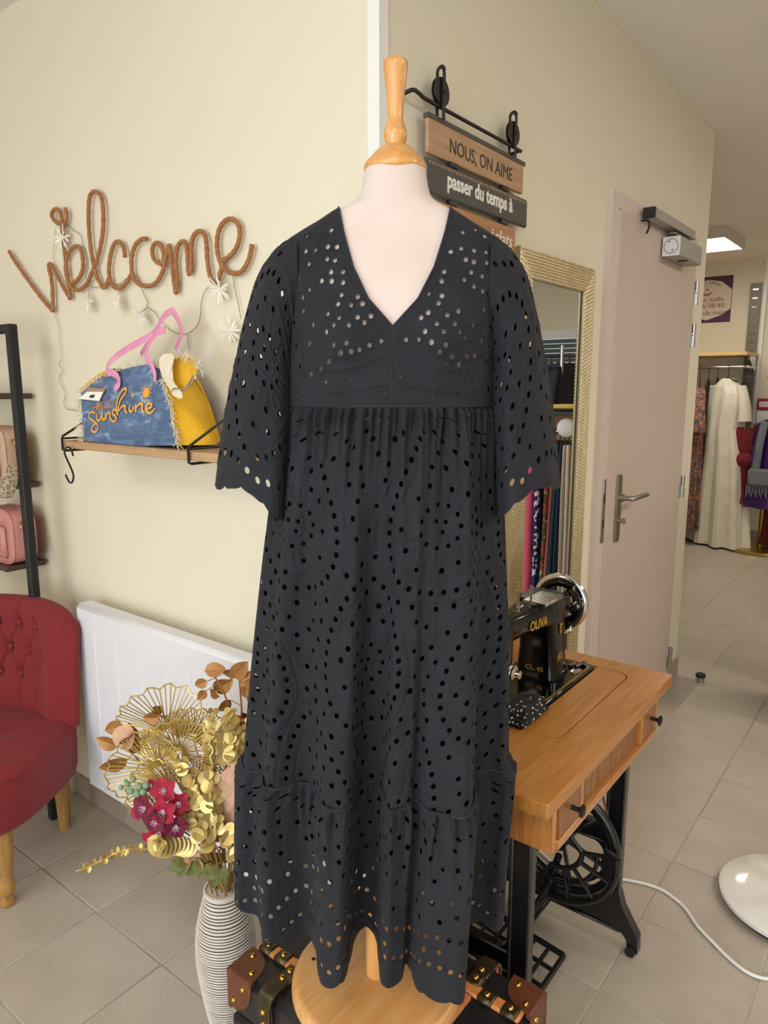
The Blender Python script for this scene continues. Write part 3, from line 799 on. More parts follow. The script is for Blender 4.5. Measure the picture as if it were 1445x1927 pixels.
lid = part('lid', MB().rbox((tc[0], tc[1], (LZ + TRZ) / 2 + .001), (tw_, td_, TRZ - LZ - 0.002), 0.014), 'trunk_leatherette', trunk)
sw, stt = 0.026, 0.009
def stud(p, n, parent):
    part('stud', MB().lathe([(0.0058, -0.001), (0.0056, 0.0015), (0.004, 0.0036), (0.0015, 0.0044)], p, 10, axis=n), 'brass', parent)
def cap_rect(x, y, along, parent):
    """bronze cap that holds a slat down, with one stud"""
    sz = (0.034, 0.030, stt + 0.005) if along == 0 else (0.030, 0.034, stt + 0.005)
    part('slat_cap', MB().rbox((x, y, TRZ + sz[2] / 2 - 0.002), sz, 0.005), 'bronze', parent)
    stud((x, y, TRZ + stt + 0.003), (0, 0, 1), parent)
for x in (0.812, 0.966):
    part('slat', MB().rbox((x, tc[1], TRZ + stt / 2), (sw, td_ - 0.016, stt), 0.003), 'slat_wood', lid)
    for y in (TY_[0] + 0.028, 0.520, 0.864, TY_[1] - 0.028): cap_rect(x, y, 1, lid)
for y in (0.555, 0.828):
    for x0, x1 in ((TX_[0] + .004, 0.797), (0.827, 0.951), (0.981, TX_[1] - .004)):
        part('slat', MB().rbox(((x0 + x1) / 2, y, TRZ + stt / 2), (x1 - x0, sw, stt), 0.003), 'slat_wood', lid)
    for x in (0.792, 0.986): cap_rect(x, y, 0, lid)
    # the slat carries on down the side; a bent bronze band wraps the edge
    for xs_, sg in ((TX_[0], -1), (TX_[1], 1)):
        part('slat', MB().rbox((xs_ + sg * stt / 2, y, (TRZ + 0.02) / 2), (stt, sw, TRZ - 0.03), 0.003), 'slat_wood', trunk)
        pts = [(xs_ - sg * 0.045, TRZ + stt + .002), (xs_ - sg * 0.012, TRZ + stt + .002), (xs_ + sg * 0.005, TRZ + 0.004), (xs_ + sg * (stt + .002), TRZ - 0.014), (xs_ + sg * (stt + .002), TRZ - 0.055)]
        pts = smooth(np.array(pts), 5); hwid = 0.016
        ring_ = []
        for k_, (px_, pz_) in enumerate(pts):
            e_ = 1.0 if 1 < k_ < len(pts) - 2 else 0.72
            ring_.append([(px_, y - hwid * e_, pz_), (px_, y + hwid * e_, pz_), (px_ - sg * .004, y + hwid * e_, pz_ - .004), (px_ - sg * .004, y - hwid * e_, pz_ - .004)])
        ebm = MB().grid(np.array(ring_), cv=True); nn_ = len(pts) * 4
        ebm.f += [(3, 2, 1, 0), (nn_ - 4, nn_ - 3, nn_ - 2, nn_ - 1)]
        eb = part('edge_band', ebm, 'bronze', trunk)
        stud((xs_ - sg * 0.036, y, TRZ + stt + .003), (0, 0, 1), eb); stud((xs_ + sg * (stt + .003), y, TRZ - 0.022), (sg, 0, 0), eb); stud((xs_ + sg * (stt + .003), y, TRZ - 0.046), (sg, 0, 0), eb)
for x, sx in ((TX_[0], -1), (TX_[1], 1)):
    for y, sy in ((TY_[0], -1), (TY_[1], 1)):
        e = 0.0022; L1 = 0.062; mb = MB()
        # three shaped leather flaps over the corner
        def flap(o, ux, uy, nrm, l1, l2):
            t_ = np.linspace(0, math.pi / 2, 9); pol = [(-.001, -.001)] + [(l1 * math.cos(x_) ** 0.8, l2 * math.sin(x_) ** 0.8) for x_ in t_]
            o = np.asarray(o, float) + np.asarray(nrm, float) * e / 2
            mb.prism(pol, o, ux, uy, e)
        flap((x, y, TRZ), (-sx, 0, 0), (0, -sy, 0), (0, 0, 1), L1, L1)
        flap((x, y, TRZ), (-sx, 0, 0), (0, 0, -1), (0, sy, 0), L1, 0.075)
        flap((x, y, TRZ), (0, -sy, 0), (0, 0, -1), (sx, 0, 0), L1, 0.075)
        mb.tube([(x - sx * .002, y - sy * .002, TRZ - .002), (x - sx * .002, y - sy * .002, TRZ - 0.078)], 0.006, 8)
        mb.tube([(x - sx * .002, y - sy * .002, TRZ - .003), (x - sx * .062, y - sy * .002, TRZ - .003)], 0.0058, 8); mb.tube([(x - sx * .002, y - sy * .002, TRZ - .003), (x - sx * .002, y - sy * .062, TRZ - .003)], 0.0058, 8)
        lc = part('leather_corner', mb, 'tan_leather', trunk)
        stud((x - sx * 0.045, y - sy * 0.016, TRZ + e), (0, 0, 1), lc); stud((x - sx * 0.016, y - sy * 0.045, TRZ + e), (0, 0, 1), lc)
        stud((x + sx * e, y - sy * 0.04, TRZ - 0.022), (sx, 0, 0), lc); stud((x + sx * e, y - sy * 0.014, TRZ - 0.058), (sx, 0, 0), lc)
        stud((x - sx * 0.04, y + sy * e, TRZ - 0.022), (0, sy, 0), lc); stud((x - sx * 0.014, y + sy * e, TRZ - 0.058), (0, sy, 0), lc)
        part('leather_edge', MB().rbox((x - sx * .006, y - sy * .006, LZ / 2 - .02), (.018, .018, LZ - .06), .006), 'tan_leather', trunk)
# ================================================================ treadle table
wood('oak_veneer', '9d6228', 'b17535', 'bf8543', axis=0, scale=6.5, rough=0.33, Coat_Weight=0.3, Coat_Roughness=0.18)
wood('oak_end', 'a9672f', 'c07f41', 'd09455', axis=2, scale=6.5, rough=0.38)
wood('walnut_panel', '7a4c25', '8f5d31', 'a06c3c', axis=2, scale=5, rough=0.4)
mat('cast_iron', '0e0e10', 0.32, 0.0, c2='141417', scale=30, bump=0.15, bscale=120, Coat_Weight=0.3, Coat_Roughness=0.25)
TX0_, TX1_, TYF, TYB, TZ = 1.042, 1.748, 0.457, 0.926, 0.742
table = thing('treadle_sewing_table', 'oak treadle sewing table with small drawers on a black cast iron base', 'table', ((TX0_ + TX1_) / 2, (TYF + TYB) / 2, 0))
def rrect(x0, x1, y0, y1, r, k=6):
    out = []
    for cx_, cy_, a0 in ((x1 - r, y1 - r, 0), (x0 + r, y1 - r, 90), (x0 + r, y0 + r, 180), (x1 - r, y0 + r, 270)):
        for i in range(k + 1):
            t_ = math.radians(a0 + 90 * i / k); out.append((cx_ + r * math.cos(t_), cy_ + r * math.sin(t_)))
    return np.array(out)
def ring_slab(outer, inner, z0, z1, ch=0.003):
    n = len(outer); g = []
    c = outer.mean(0); sh = outer + (c - outer) / np.linalg.norm(c - outer, axis=1)[:, None] * ch
    for pts, z in ((inner, z0), (outer, z0), (outer, z1 - ch), (sh, z1), (inner, z1)):
        g.append(np.c_[pts, np.full(n, z)])
    g.append(g[0]); return MB().grid(np.array(g), cv=True)
OX0, OX1, OY0, OY1 = 1.262, 1.684, 0.538, 0.800
outer = rrect(TX0_, TX1_, TYF, TYB, 0.005); inner = rrect(OX0, OX1, OY0, OY1, 0.032)
top = part('table_top', ring_slab(outer, inner, TZ - 0.027, TZ, 0.003), 'oak_veneer', table, sharp=25)
fl = [(x, y) for x, y in rrect(OX0 + .0012, OX1 - .0012, OY0 + .0012, OY1, 0.031) if y < OY0 + 0.04] 
fl = sorted(fl, key=lambda q: math.atan2(q[1] - 0.62, q[0] - 1.47))
pl_ = [(OX0 + .0012, 0.6215)] + [q for q in rrect(OX0 + .003, OX1 - .003, OY0 + .003, 0.70, 0.030) if q[1] < 0.60] + [(OX1 - .0012, 0.6215)]
part('flap', MB().prism(pl_, (0, 0, TZ - 0.0095), (1, 0, 0), (0, 1, 0), 0.018), 'oak_veneer', table, sharp=25)
# drawer box under the top
AX0, AX1, AYF, AZ0, AZ1 = 1.112, 1.712, 0.478, 0.602, TZ - 0.0275
ap = MB()
ap.box(((AX0 + 0.009), (AYF + 0.88) / 2, (AZ0 + AZ1) / 2), (0.018, 0.88 - AYF, AZ1 - AZ0)); ap.box((AX1 - 0.009, (AYF + 0.88) / 2, (AZ0 + AZ1) / 2), (0.018, 0.88 - AYF, AZ1 - AZ0))
ap.box(((AX0 + AX1) / 2, 0.875, (AZ0 + AZ1) / 2), (AX1 - AX0 - .036, 0.012, AZ1 - AZ0))
part('drawer_box', ap, 'oak_end', table)
part('bottom_rail', MB().rbox(((AX0 + AX1) / 2, AYF + 0.004, AZ0 + 0.009), (AX1 - AX0 - .036, 0.02, 0.018), 0.002), 'oak_veneer', table)
part('top_rail', MB().box(((AX0 + AX1) / 2, AYF + 0.006, AZ1 - 0.006), (AX1 - AX0 - .036, 0.012, 0.012)), 'oak_veneer', table)
zd = (AZ0 + .018 + AZ1 - .012) / 2; hd_ = AZ1 - AZ0 - 0.034
for x0, x1 in ((AX0 + .021, AX0 + .118), (AX1 - .118, AX1 - .021)):
    dr = part('drawer', MB().rbox(((x0 + x1) / 2, AYF + 0.004, zd), (x1 - x0 - .004, 0.016, hd_), 0.002), 'walnut_panel', table)
    kx = (x0 + x1) / 2 + 0.005
    part('knob', MB().lathe([(0.005, 0), (0.0045, 0.012), (0.006, 0.017), (0.0125, 0.020), (0.013, 0.0225), (0.010, 0.025), (0.003, 0.026)], (kx, AYF - 0.004, zd), 16, axis=(0, -1, 0)), 'dark_metal', dr)
for x in (AX0 + .126, AX1 - .126): part('stile', MB().rbox((x, AYF + 0.004, zd), (0.014, 0.018, hd_ + .004), 0.002), 'oak_veneer', table)
part('middle_panel', MB().box(((AX0 + AX1) / 2, AYF + 0.010, zd), (AX1 - AX0 - .27, 0.010, hd_)), 'walnut_panel', table)
for k in range(9):
    x = AX0 + .16 + k * (AX1 - AX0 - .32) / 8
    part('panel_groove', MB().box((x, AYF + 0.0052, zd), (0.0012, 0.0006, hd_)), 'black_matte', table)

# ---- cast iron side frames
def bar(mb, p, q, w, t_):
    """flanged bar between two points in the Y-Z plane of a side frame: web plus raised rim"""
    p = np.asarray(p, float); q = np.asarray(q, float); d = unit(q - p); s = np.cross(d, (1, 0, 0)); L = np.linalg.norm(q - p)
    R = np.stack([np.array([1.0, 0, 0]), s, d]); c = (p + q) / 2
    mb.rbox(c, (t_ * 0.5, w, L), 0.003, R)
    for e in (-1, 1): mb.rbox(c + s * e * (w / 2 - 0.004), (t_, 0.009, L), 0.003, R)
def side_frame(x):
    fr = MB(); zt = 0.70
    bar(fr, (x, 0.551, zt), (x, 0.551, 0.09), 0.046, 0.026); bar(fr, (x, 0.842, zt), (x, 0.842, 0.09), 0.046, 0.026)
    f = part('side_frame', fr, 'cast_iron', table)
    cb_ = MB(); bar(cb_, (x, 0.566, 0.305), (x, 0.827, 0.305), 0.052, 0.024)
    for y, sy in ((0.574, 1), (0.819, -1)):      # rounded fillets in the window corners
        for z, sz in ((0.331, 1), (0.279, -1), (0.128, 1)):
            a_ = np.linspace(0, math.pi / 2, 6); r_ = 0.03
            pol = [(0, 0)] + [(r_ - r_ * math.sin(t_), r_ - r_ * math.cos(t_)) for t_ in a_]
            cb_.prism([(sy * q[0], sz * q[1]) for q in pol], (x, y, z), (0, 1, 0), (0, 0, 1), 0.018)
    part('cross_beam', cb_, 'cast_iron', f)
    lb = MB(); bar(lb, (x, 0.520, 0.090), (x, 0.873, 0.090), 0.088, 0.024)
    part('lower_beam', lb, 'cast_iron', f)
    for y, sg in ((0.551, -1), (0.842, 1)):
        pol = [(sg * -0.022, 0.17), (sg * 0.022, 0.165), (sg * 0.036, 0.12), (sg * 0.064, 0.075), (sg * 0.077, 0.055), (sg * 0.079, 0.010), (sg * 0.052, 0.010), (sg * 0.050, 0.036), (sg * 0.040, 0.050), (sg * 0.010, 0.060), (sg * -0.022, 0.062)]
        ft = part('foot', MB().prism(pol, (x, y, 0), (0, 1, 0), (0, 0, 1), 0.028), 'cast_iron', f)
        part('caster', MB().cyl((x - 0.022, y + sg * 0.062, 0.0135), (x - 0.010, y + sg * 0.062, 0.0135), 0.013, 14).cyl((x - 0.020, y + sg * .062, .0135), (x + 0.012, y + sg * .062, .0135), 0.005, 8), 'cast_iron', ft)
side_frame(1.150); side_frame(1.676)
cb_ = MB(); cb_.cyl((1.15, 0.842, 0.30), (1.676, 0.842, 0.30), 0.012, 10); cb_.cyl((1.15, 0.70, 0.085), (1.676, 0.70, 0.085), 0.008, 10)
for a_, b_ in (((1.15, 0.83, 0.56), (1.676, 0.83, 0.12)), ((1.15, 0.83, 0.12), (1.676, 0.83, 0.56))): cb_.tube([a_, b_], 0.009, 8)
part('cross_brace', cb_, 'cast_iron', table)
# treadle plate: lattice tilted a little
tr = MB(); tx0, tx1, ty0, ty1 = 1.245, 1.480, 0.592, 0.815
tz = lambda y: 0.085 + (y - 0.70) * 0.12
def tb(x0, y0, x1, y1, r=0.006): tr.tube([(x0, y0, tz(y0)), (x1, y1, tz(y1))], r, 6)
for x in np.linspace(tx0, tx1, 5): tb(x, ty0, x, ty1, 0.0075 if x in (tx0, tx1) else 0.0055)
for y in np.linspace(ty0, ty1, 7): tb(tx0, y, tx1, y, 0.0075 if y in (ty0, ty1) else 0.0055)
part('treadle_plate', tr, 'cast_iron', table)
# flywheel, guard and pitman rod
FX, FY, FZ, FR = 1.622, 0.668, 0.282, 0.142
fwm = MB(); k_ = np.linspace(0, 2 * math.pi, 48, endpoint=False)
fwm.tube([(FX, FY + FR * math.cos(t_), FZ + FR * math.sin(t_)) for t_ in k_], 0.012, 10, closed=True)
fwm.tube([(FX + .008, FY + (FR - .022) * math.cos(t_), FZ + (FR - .022) * math.sin(t_)) for t_ in k_], 0.005, 6, closed=True)
wh = part('flywheel', fwm, 'cast_iron', table)
for i in range(6):
    t_ = i * math.pi / 3 + 0.3
    part('spoke', MB().tube([(FX, FY, FZ), (FX, FY + FR * math.cos(t_), FZ + FR * math.sin(t_))], 0.008, 8, flat=.6), 'cast_iron', wh)
part('hub', MB().cyl((FX - .03, FY, FZ), (FX + .05, FY, FZ), 0.022, 16), 'cast_iron', wh)
gm = MB(); gx = 1.592
arc_o = [(FY + 0.158 * math.cos(t_), FZ + 0.158 * math.sin(t_)) for t_ in np.linspace(math.radians(165), math.radians(352), 22)]
arc_o = [(FY + 0.155 * math.cos(t_), FZ + 0.155 * math.sin(t_)) for t_ in np.linspace(math.radians(172), math.radians(290), 22)]
arc_m = [(FY + 0.105 * math.cos(t_), FZ + 0.105 * math.sin(t_)) for t_ in np.linspace(math.radians(176), math.radians(286), 22)]
arc_i = [(FY + 0.066 * math.cos(t_), FZ + 0.066 * math.sin(t_)) for t_ in np.linspace(math.radians(180), math.radians(282), 22)]
for arcp, r_ in ((arc_o, 0.0095), (arc_m, 0.0055), (arc_i, 0.007)): gm.tube([(gx, y, z) for y, z in arcp], r_, 8)
for i in (0, 5, 10, 15, 21): gm.tube([(gx, *arc_o[i]), (gx, *arc_i[i])], 0.006, 8)
gm.tube(smooth([(gx, *arc_i[0]), (gx + .01, FY - 0.02, FZ + 0.03), (gx + .02, FY + 0.06, FZ + 0.075), (1.676, 0.82, 0.42)], 6), 0.0065, 8)
part('belt_guard', gm, 'cast_iron', table)
part('guard_plate', MB().prism([(-.010, .02), (.022, .03), (.034, -.01), (.018, -.05), (-.004, -.06)], (gx, FY - 0.148, FZ + 0.006), (0, 1, 0), (0, 0, 1), 0.012), 'cast_iron', table)
part('pitman_rod', MB().tube(smooth([(1.60, 0.690, 0.150), (1.565, 0.690, 0.138), (1.520, 0.692, 0.128), (1.475, 0.694, 0.118), (1.452, 0.694, 0.104), (1.448, 0.694, 0.080)], 5), 0.0095, 10).tube([(1.60, 0.690, 0.150), (1.605, 0.668, 0.24)], 0.009, 8), 'cast_iron', table)
# drive belt
part('drive_belt', MB().tube([(1.625, FY - .135, FZ + .03), (1.66, 0.675, TZ - .02), (1.66, 0.755, TZ - .02), (1.632, FY + .135, FZ + .03)], 0.003, 6), 'tan_leather', table)

# ================================================================ sewing machine
mat('black_enamel', '060607', 0.12, 0.0, Specular_IOR_Level=0.35)
mat('chrome', 'd8d6d2', 0.10, 1.0)
mat('worn_chrome', 'c6c2b8', 0.20, 1.0, c2='9a968c', scale=60)
mat('gold_print', 'c9a03c', 0.35, 0.6)
BDZ = 0.750
mach = thing('sewing_machine', 'vintage black enamel sewing machine with chrome handwheel and gold lettering', 'sewing machine', (1.46, 0.71, BDZ))
part('bed', MB().rbox((1.467, 0.710, BDZ - 0.012), (0.398, 0.172, 0.024), 0.005), 'black_enamel', mach)
part('gold_line', MB().box((1.467, 0.6300, BDZ + 0.0003), (0.375, 0.0016, 0.0006)).box((1.467, 0.6335, BDZ + 0.0003), (0.375, 0.0007, 0.0006)), 'gold_print', mach)
def loft(secs, k=28, e=0.5):
    """superellipse sections: (centre, u, v) with half axes as vectors"""
    g = []
    for c, u, v_ in secs:
        c, u, v_ = map(lambda q: np.asarray(q, float), (c, u, v_))
        t_ = np.arange(k) * 2 * math.pi / k; ct, st_ = np.cos(t_), np.sin(t_)
        g.append(c + (np.sign(ct) * np.abs(ct) ** e)[:, None] * u + (np.sign(st_) * np.abs(st_) ** e)[:, None] * v_)
    mb = MB().grid(np.array(g), cv=True); n = len(secs)
    mb.f.append(tuple(range(k - 1, -1, -1))); mb.f.append(tuple((n - 1) * k + i for i in range(k))); return mb
pillar = loft([((1.556, 0.715, BDZ - .002), (0.052, 0, 0), (0, 0.056, 0)), ((1.555, 0.715, BDZ + .012), (0.047, 0, 0), (0, 0.051, 0)), ((1.553, 0.715, 0.82), (0.043, 0, 0), (0, 0.047, 0)), ((1.550, 0.715, 0.880), (0.046, 0, 0), (0, 0.045, 0)),
               ((1.540, 0.713, 0.915), (0.054, 0, 0), (0, 0.046, 0)), ((1.530, 0.711, 0.940), (0.056, 0, 0), (0, 0.045, 0)), ((1.527, 0.710, 0.952), (0.052, 0, 0), (0, 0.042, 0))], e=0.42)
part('pillar', pillar, 'black_enamel', mach, sharp=50)
arm = loft([((1.53, 0.711, 0.912), (0, 0.045, 0), (0, 0, 0.038)), ((1.46, 0.711, 0.917), (0, 0.038, 0), (0, 0, 0.032)), ((1.40, 0.712, 0.918), (0, 0.033, 0), (0, 0, 0.029)), ((1.34, 0.712, 0.918), (0, 0.032, 0), (0, 0, 0.030)), ((1.318, 0.712, 0.914), (0, 0.036, 0), (0, 0, 0.036))], e=0.62)
part('arm', arm, 'black_enamel', mach, sharp=50)
head = part('head', loft([((1.300, 0.712, 0.946), (0.024, 0, 0), (0, 0.034, 0)), ((1.300, 0.712, 0.925), (0.030, 0, 0), (0, 0.040, 0)), ((1.300, 0.712, 0.86), (0.030, 0, 0), (0, 0.040, 0)), ((1.298, 0.712, 0.815), (0.026, 0, 0), (0, 0.034, 0)), ((1.296, 0.712, 0.805), (0.02, 0, 0), (0, 0.026, 0))], e=0.5), 'black_enamel', mach, sharp=50)
part('face_plate', MB().rbox((1.268, 0.712, 0.875), (0.004, 0.060, 0.11), 0.002), 'chrome', head)
part('tension_dial', MB().lathe([(0.016, 0), (0.017, 0.004), (0.013, 0.006), (0.016, 0.010), (0.017, 0.014), (0.009, 0.018), (0.009, 0.026), (0.004, 0.027)], (1.306, 0.674, 0.838), 20, axis=(0, -1, 0)), 'chrome', head)
part('needle_bar', MB().cyl((1.292, 0.712, 0.81), (1.292, 0.712, 0.775), 0.005, 10).cyl((1.284, 0.712, 0.81), (1.284, 0.712, 0.768), 0.004, 10).rbox((1.284, 0.705, 0.764), (0.016, 0.03, 0.006), 0.002), 'chrome', head)
part('needle_plate', MB().rbox((1.292, 0.705, BDZ + 0.0008), (0.05, 0.08, 0.0022), 0.0008), 'worn_chrome', mach)
part('top_plate', MB().rbox((1.497, 0.690, 0.9535), (0.094, 0.060, 0.004), 0.0015).rbox((1.497, 0.690, 0.949), (0.088, 0.054, 0.008), 0.002), 'worn_chrome', mach)
for x, y in ((1.452, 0.700), (1.392, 0.702)):
    part('spool_pin', MB().cyl((x, y, 0.935), (x, y, 0.992), 0.0028, 8).cyl((x, y, 0.94), (x, y, 0.948), 0.005, 10), 'chrome', mach)
# handwheel: chrome rim, black web with openings
WXc, WYc, WZc, WR = 1.645, 0.712, 0.905, 0.0635
wm = MB(); wm.tube([(WXc, WYc + WR * math.cos(t_), WZc + WR * math.sin(t_)) for t_ in k_], 0.0095, 12, closed=True)
hw_ = part('handwheel', wm, 'chrome', mach)
mb = MB(); mb.tube([(WXc - .002, WYc + (WR - .011) * math.cos(t_), WZc + (WR - .014) * math.sin(t_)) for t_ in k_], 0.0105, 10, closed=True)
mb.cyl((WXc - .04, WYc, WZc), (WXc + .012, WYc, WZc), 0.022, 20)
part('wheel_web', mb, 'black_enamel', hw_)
for i in range(4):
    t_ = i * math.pi / 2 + 0.55
    part('wheel_spoke', MB().tube([(WXc, WYc + .012 * math.cos(t_), WZc + .012 * math.sin(t_)), (WXc, WYc + (WR - .01) * math.cos(t_), WZc + (WR - .01) * math.sin(t_))], [0.011, 0.010], 10, flat=.55), 'black_enamel', hw_)
part('clutch_knob', MB().lathe([(0.016, 0), (0.017, 0.006), (0.012, 0.010), (0.004, 0.011)], (WXc + .012, WYc, WZc), 18, axis=(1, 0, 0)), 'chrome', hw_)
bw = part('bobbin_winder', MB().tube(smooth([(1.588, 0.690, 0.935), (1.606, 0.672, 0.942), (1.622, 0.666, 0.928), (1.628, 0.668, 0.910)], 5), 0.0062, 8).ball((1.606, 0.668, 0.944), 0.009), 'black_enamel', mach)
part('winder_spindle', MB().cyl((1.614, 0.664, 0.905), (1.640, 0.664, 0.905), 0.0095, 12).cyl((1.600, 0.664, 0.918), (1.632, 0.664, 0.918), 0.004, 8).tube([(1.602, 0.66, 0.957 + 0.004 * 0)] + [(1.602 + 0.006 * math.cos(t_), 0.66, 0.957 + 0.006 * math.sin(t_)) for t_ in np.linspace(0, 5.5, 10)], 0.0013, 5), 'worn_chrome', bw)
# stitch regulator on the right flank of the pillar
sr = part('stitch_plate', MB().rbox((1.601, 0.690, 0.850), (0.004, 0.016, 0.085), 0.0015).rbox((1.604, 0.690, 0.850), (0.003, 0.006, 0.07), 0.001), 'worn_chrome', mach)
part('stitch_lever', MB().cyl((1.600, 0.690, 0.838), (1.636, 0.682, 0.838), 0.0045, 10).ball((1.638, 0.6815, 0.838), 0.0075), 'chrome', sr)
part('slide_plate', MB().lathe([(0.021, 0), (0.021, 0.0018), (0.018, 0.0026)], (1.603, 0.645, BDZ), 22, squash=0.62), 'worn_chrome', mach)
part('thumb_screw', MB().cyl((1.648, 0.648, BDZ + .006), (1.648, 0.636, BDZ + .006), 0.008, 14).cyl((1.62, 0.655, BDZ + .004), (1.65, 0.65, BDZ + .005), 0.004, 8).tube([(1.615, 0.668, BDZ + .003), (1.645, 0.668, BDZ + .003)], 0.004, 8), 'worn_chrome', mach)
part('brand_lettering', text_mesh('OLIVA', 0.030, (1.404, 0.6762, 0.901), (1, -0.105, -0.02), (0, 0, 1), 0.0008, bold=0.0009, width=0.072), 'gold_print', mach)
part('model_lettering', text_mesh('CL. 45', 0.016, (1.5075, 0.735, 0.768), (0, -1, 0), (0, 0, 1), 0.0005, width=0.045), 'gold_print', mach)
em = MB()
for r_, th_ in ((0.0165, 0.0010), (0.0128, 0.0006)): em.tube([(1.553 + r_ * .85 * math.cos(t_), 0.6668, 0.792 + r_ * math.sin(t_)) for t_ in k_], th_, 5, closed=True)
for r_ in (0.004, 0.0075): em.tube([(1.553 + r_ * .85 * math.cos(t_), 0.6668, 0.792 + r_ * math.sin(t_)) for t_ in np.linspace(0.3, 5.4, 20)], 0.0009, 5)
em.tube([(1.553, 0.6668, 0.803), (1.556, 0.6668, 0.783)], 0.0009, 5)
part('round_emblem', em, 'gold_print', mach)
part('shield_emblem', MB().prism([(-.007, .014), (.007, .014), (.007, 0), (.004, -.009), (0, -.014), (-.004, -.009), (-.007, 0)], (1.552, 0.6678, 0.868), (1, 0, 0), (0, 0, 1), 0.0012), 'gold_print', mach)
part('shield_band', MB().box((1.552, 0.6670, 0.868), (0.011, 0.0012, 0.003)).box((1.552, 0.667, .8745), (.011, .0012, .0022)), 'black_enamel', mach)

# folded patterned cloth pouch lying on the bed
tn = NT('patterned_cotton'); tn.set(0.85)
vo = tn.node('ShaderNodeTexVoronoi', Scale=95.0, Randomness=0.75); tn.link(tn.coord((0.8, 1.5, 1)), vo.inputs['Vector'])
tn.link(tn.ramp(vo.outputs['Distance'], [(0.0, 'd9d2c4'), (0.24, 'cfc8ba'), (0.29, '15151a'), (1.0, '121217')]), tn.p.inputs['Base Color'])
pouch = thing('folded_fabric', 'folded black cloth with white leaf print lying on the machine bed', 'fabric', (1.310, 0.640, BDZ))
rg = np.random.default_rng(4)
for k in range(4):
    w_, d__ = 0.120 - 0.006 * k, 0.070 - 0.004 * k; g = []; z0 = BDZ + 0.001 + k * 0.0075
    for i in range(15):
        row = []
        for j in range(11):
            u_, v_ = i / 14 * 2 - 1, j / 10 * 2 - 1
            ex = 1 - 0.05 * rg.random()
            row.append((1.312 + 0.003 * k + u_ * w_ / 2 * ex, 0.642 + v_ * d__ / 2 * ex, z0 + 0.0068 * (1 - max(abs(u_), abs(v_)) ** 6) + 0.0012 * math.sin(u_ * 7 + k) * math.cos(v_ * 5)))
        g.append(row)
    g = np.array(g); mb = MB().grid(g); lo = g.copy(); lo[..., 2] = z0; mb.grid(lo[::-1])
    part('fold', mb, 'patterned_cotton', pouch, sharp=None)

# ---- mirror reflections and the white cord, fan foot on the floor
pts = [on(x, y, 2, 0.006) for x, y in ((1012, 1590), (1040, 1640), (1075, 1690), (1110, 1682), (1140, 1662), (1165, 1655), (1200, 1660), (1240, 1672), (1268, 1690), (1290, 1710), (1312, 1742), (1340, 1772), (1370, 1802), (1400, 1826), (1425, 1838), (1450, 1842), (1500, 1838))]
pts = [np.array([1.90, 0.86, 0.006])] + pts[3:]
tag(part('power_cord', MB().tube(smooth(pts, 6), 0.0042, 8), 'white_plastic'), 'white electric cord snaking across the floor tiles from under the table', 'cord')
mat('gloss_white', 'e9e7e0', 0.12, 0.0, Coat_Weight=0.5, Coat_Roughness=0.05)
fc = np.array([2.114, 0.181, 0])
fan = thing('round_stand', 'glossy white round stand foot resting on the floor at the right edge', 'stand', fc)
part('foot_plate', MB().lathe([(0.188, 0.014), (0.197, 0.018), (0.197, 0.028), (0.190, 0.0325), (0.12, 0.037), (0.04, 0.041), (0.02, 0.045)], fc, 72), 'gloss_white', fan, sharp=30)
part('rubber_base', MB().lathe([(0.180, 0), (0.183, 0.003), (0.183, 0.015)], fc, 60), 'black_matte', fan)
part('pole', MB().lathe([(0.014, 0.04), (0.014, 1.05)], fc, 20), 'gloss_white', fan)
# ================================================================ hanging sign on the door wall
wood('pale_plank', 'a27d5a', 'b18c69', 'bd9a78', axis=0, scale=6, rough=0.6, bump=0.2)
wood('warm_plank', '9a6b42', 'a9784c', 'b78658', axis=0, scale=6, rough=0.6, bump=0.2)
mat('slate_plank', '4b4842', 0.62, c2='514e47', scale=16, bump=0.15, bscale=120)
mat('sign_white', 'e8e4da', 0.6)
mat('sign_dark', '3a342c', 0.6)
SY = WY - 0.024
sign = thing('hanging_word_sign', 'wooden word boards hung on a black rail with two pulley wheels', 'sign', (1.55, SY, 1.55))
def plank(x0, x1, z0, z1, m_, th_=0.010, r=0.002):
    return part('board', MB().rbox(((x0 + x1) / 2, SY, (z0 + z1) / 2), (x1 - x0, th_, z1 - z0), r), m_, sign)
b1 = plank(1.328, 1.757, 1.921, 1.990, 'pale_plank')
part('top_edge', MB().box((1.5435, SY, 1.993), (0.437, 0.014, 0.009)), 'slate_plank', b1)
b2 = plank(1.322, 1.786, 1.843, 1.912, 'slate_plank', r=0.004)
b3 = plank(1.362, 1.724, 1.762, 1.832, 'warm_plank')
b4 = plank(1.335, 1.760, 1.682, 1.752, 'slate_plank', r=0.004)
dz = MB()
for x in np.arange(1.335, 1.778, 0.0105): dz.prism([(-.003, .003), (.003, .003), (0, -.004)], (x, SY - 0.0054, 1.903), (1, 0, 0), (0, 0, 1), 0.0008)
part('dotted_border', dz, 'pale_plank', b2)
front = SY - 0.0056
part('lettering', text_mesh('NOUS, ON AIME', 0.042, (1.408, front, 1.939), (1, 0, 0), (0, 0, 1), 0.0004, width=0.285), 'sign_dark', b1)
part('lettering', text_mesh('passer du temps \u00e0', 0.046, (1.402, front, 1.867), (1, 0, 0), (0, 0, 1), 0.0004, bold=0.0014, width=0.300), 'sign_white', b2)
part('lettering', text_mesh('Rire aux \u00e9clats', 0.048, (1.392, front, 1.782), (1, 0, 0), (0, 0, 1), 0.0004, shear=0.25, width=0.312), 'sign_white', b3)
for z in (1.9165, 1.8375, 1.757):
    for x in (1.43, 1.665):
        part('link', MB().rbox((x, SY, z), (0.034, 0.012, 0.012), 0.002), 'black_paint', sign)
RY = SY - 0.002
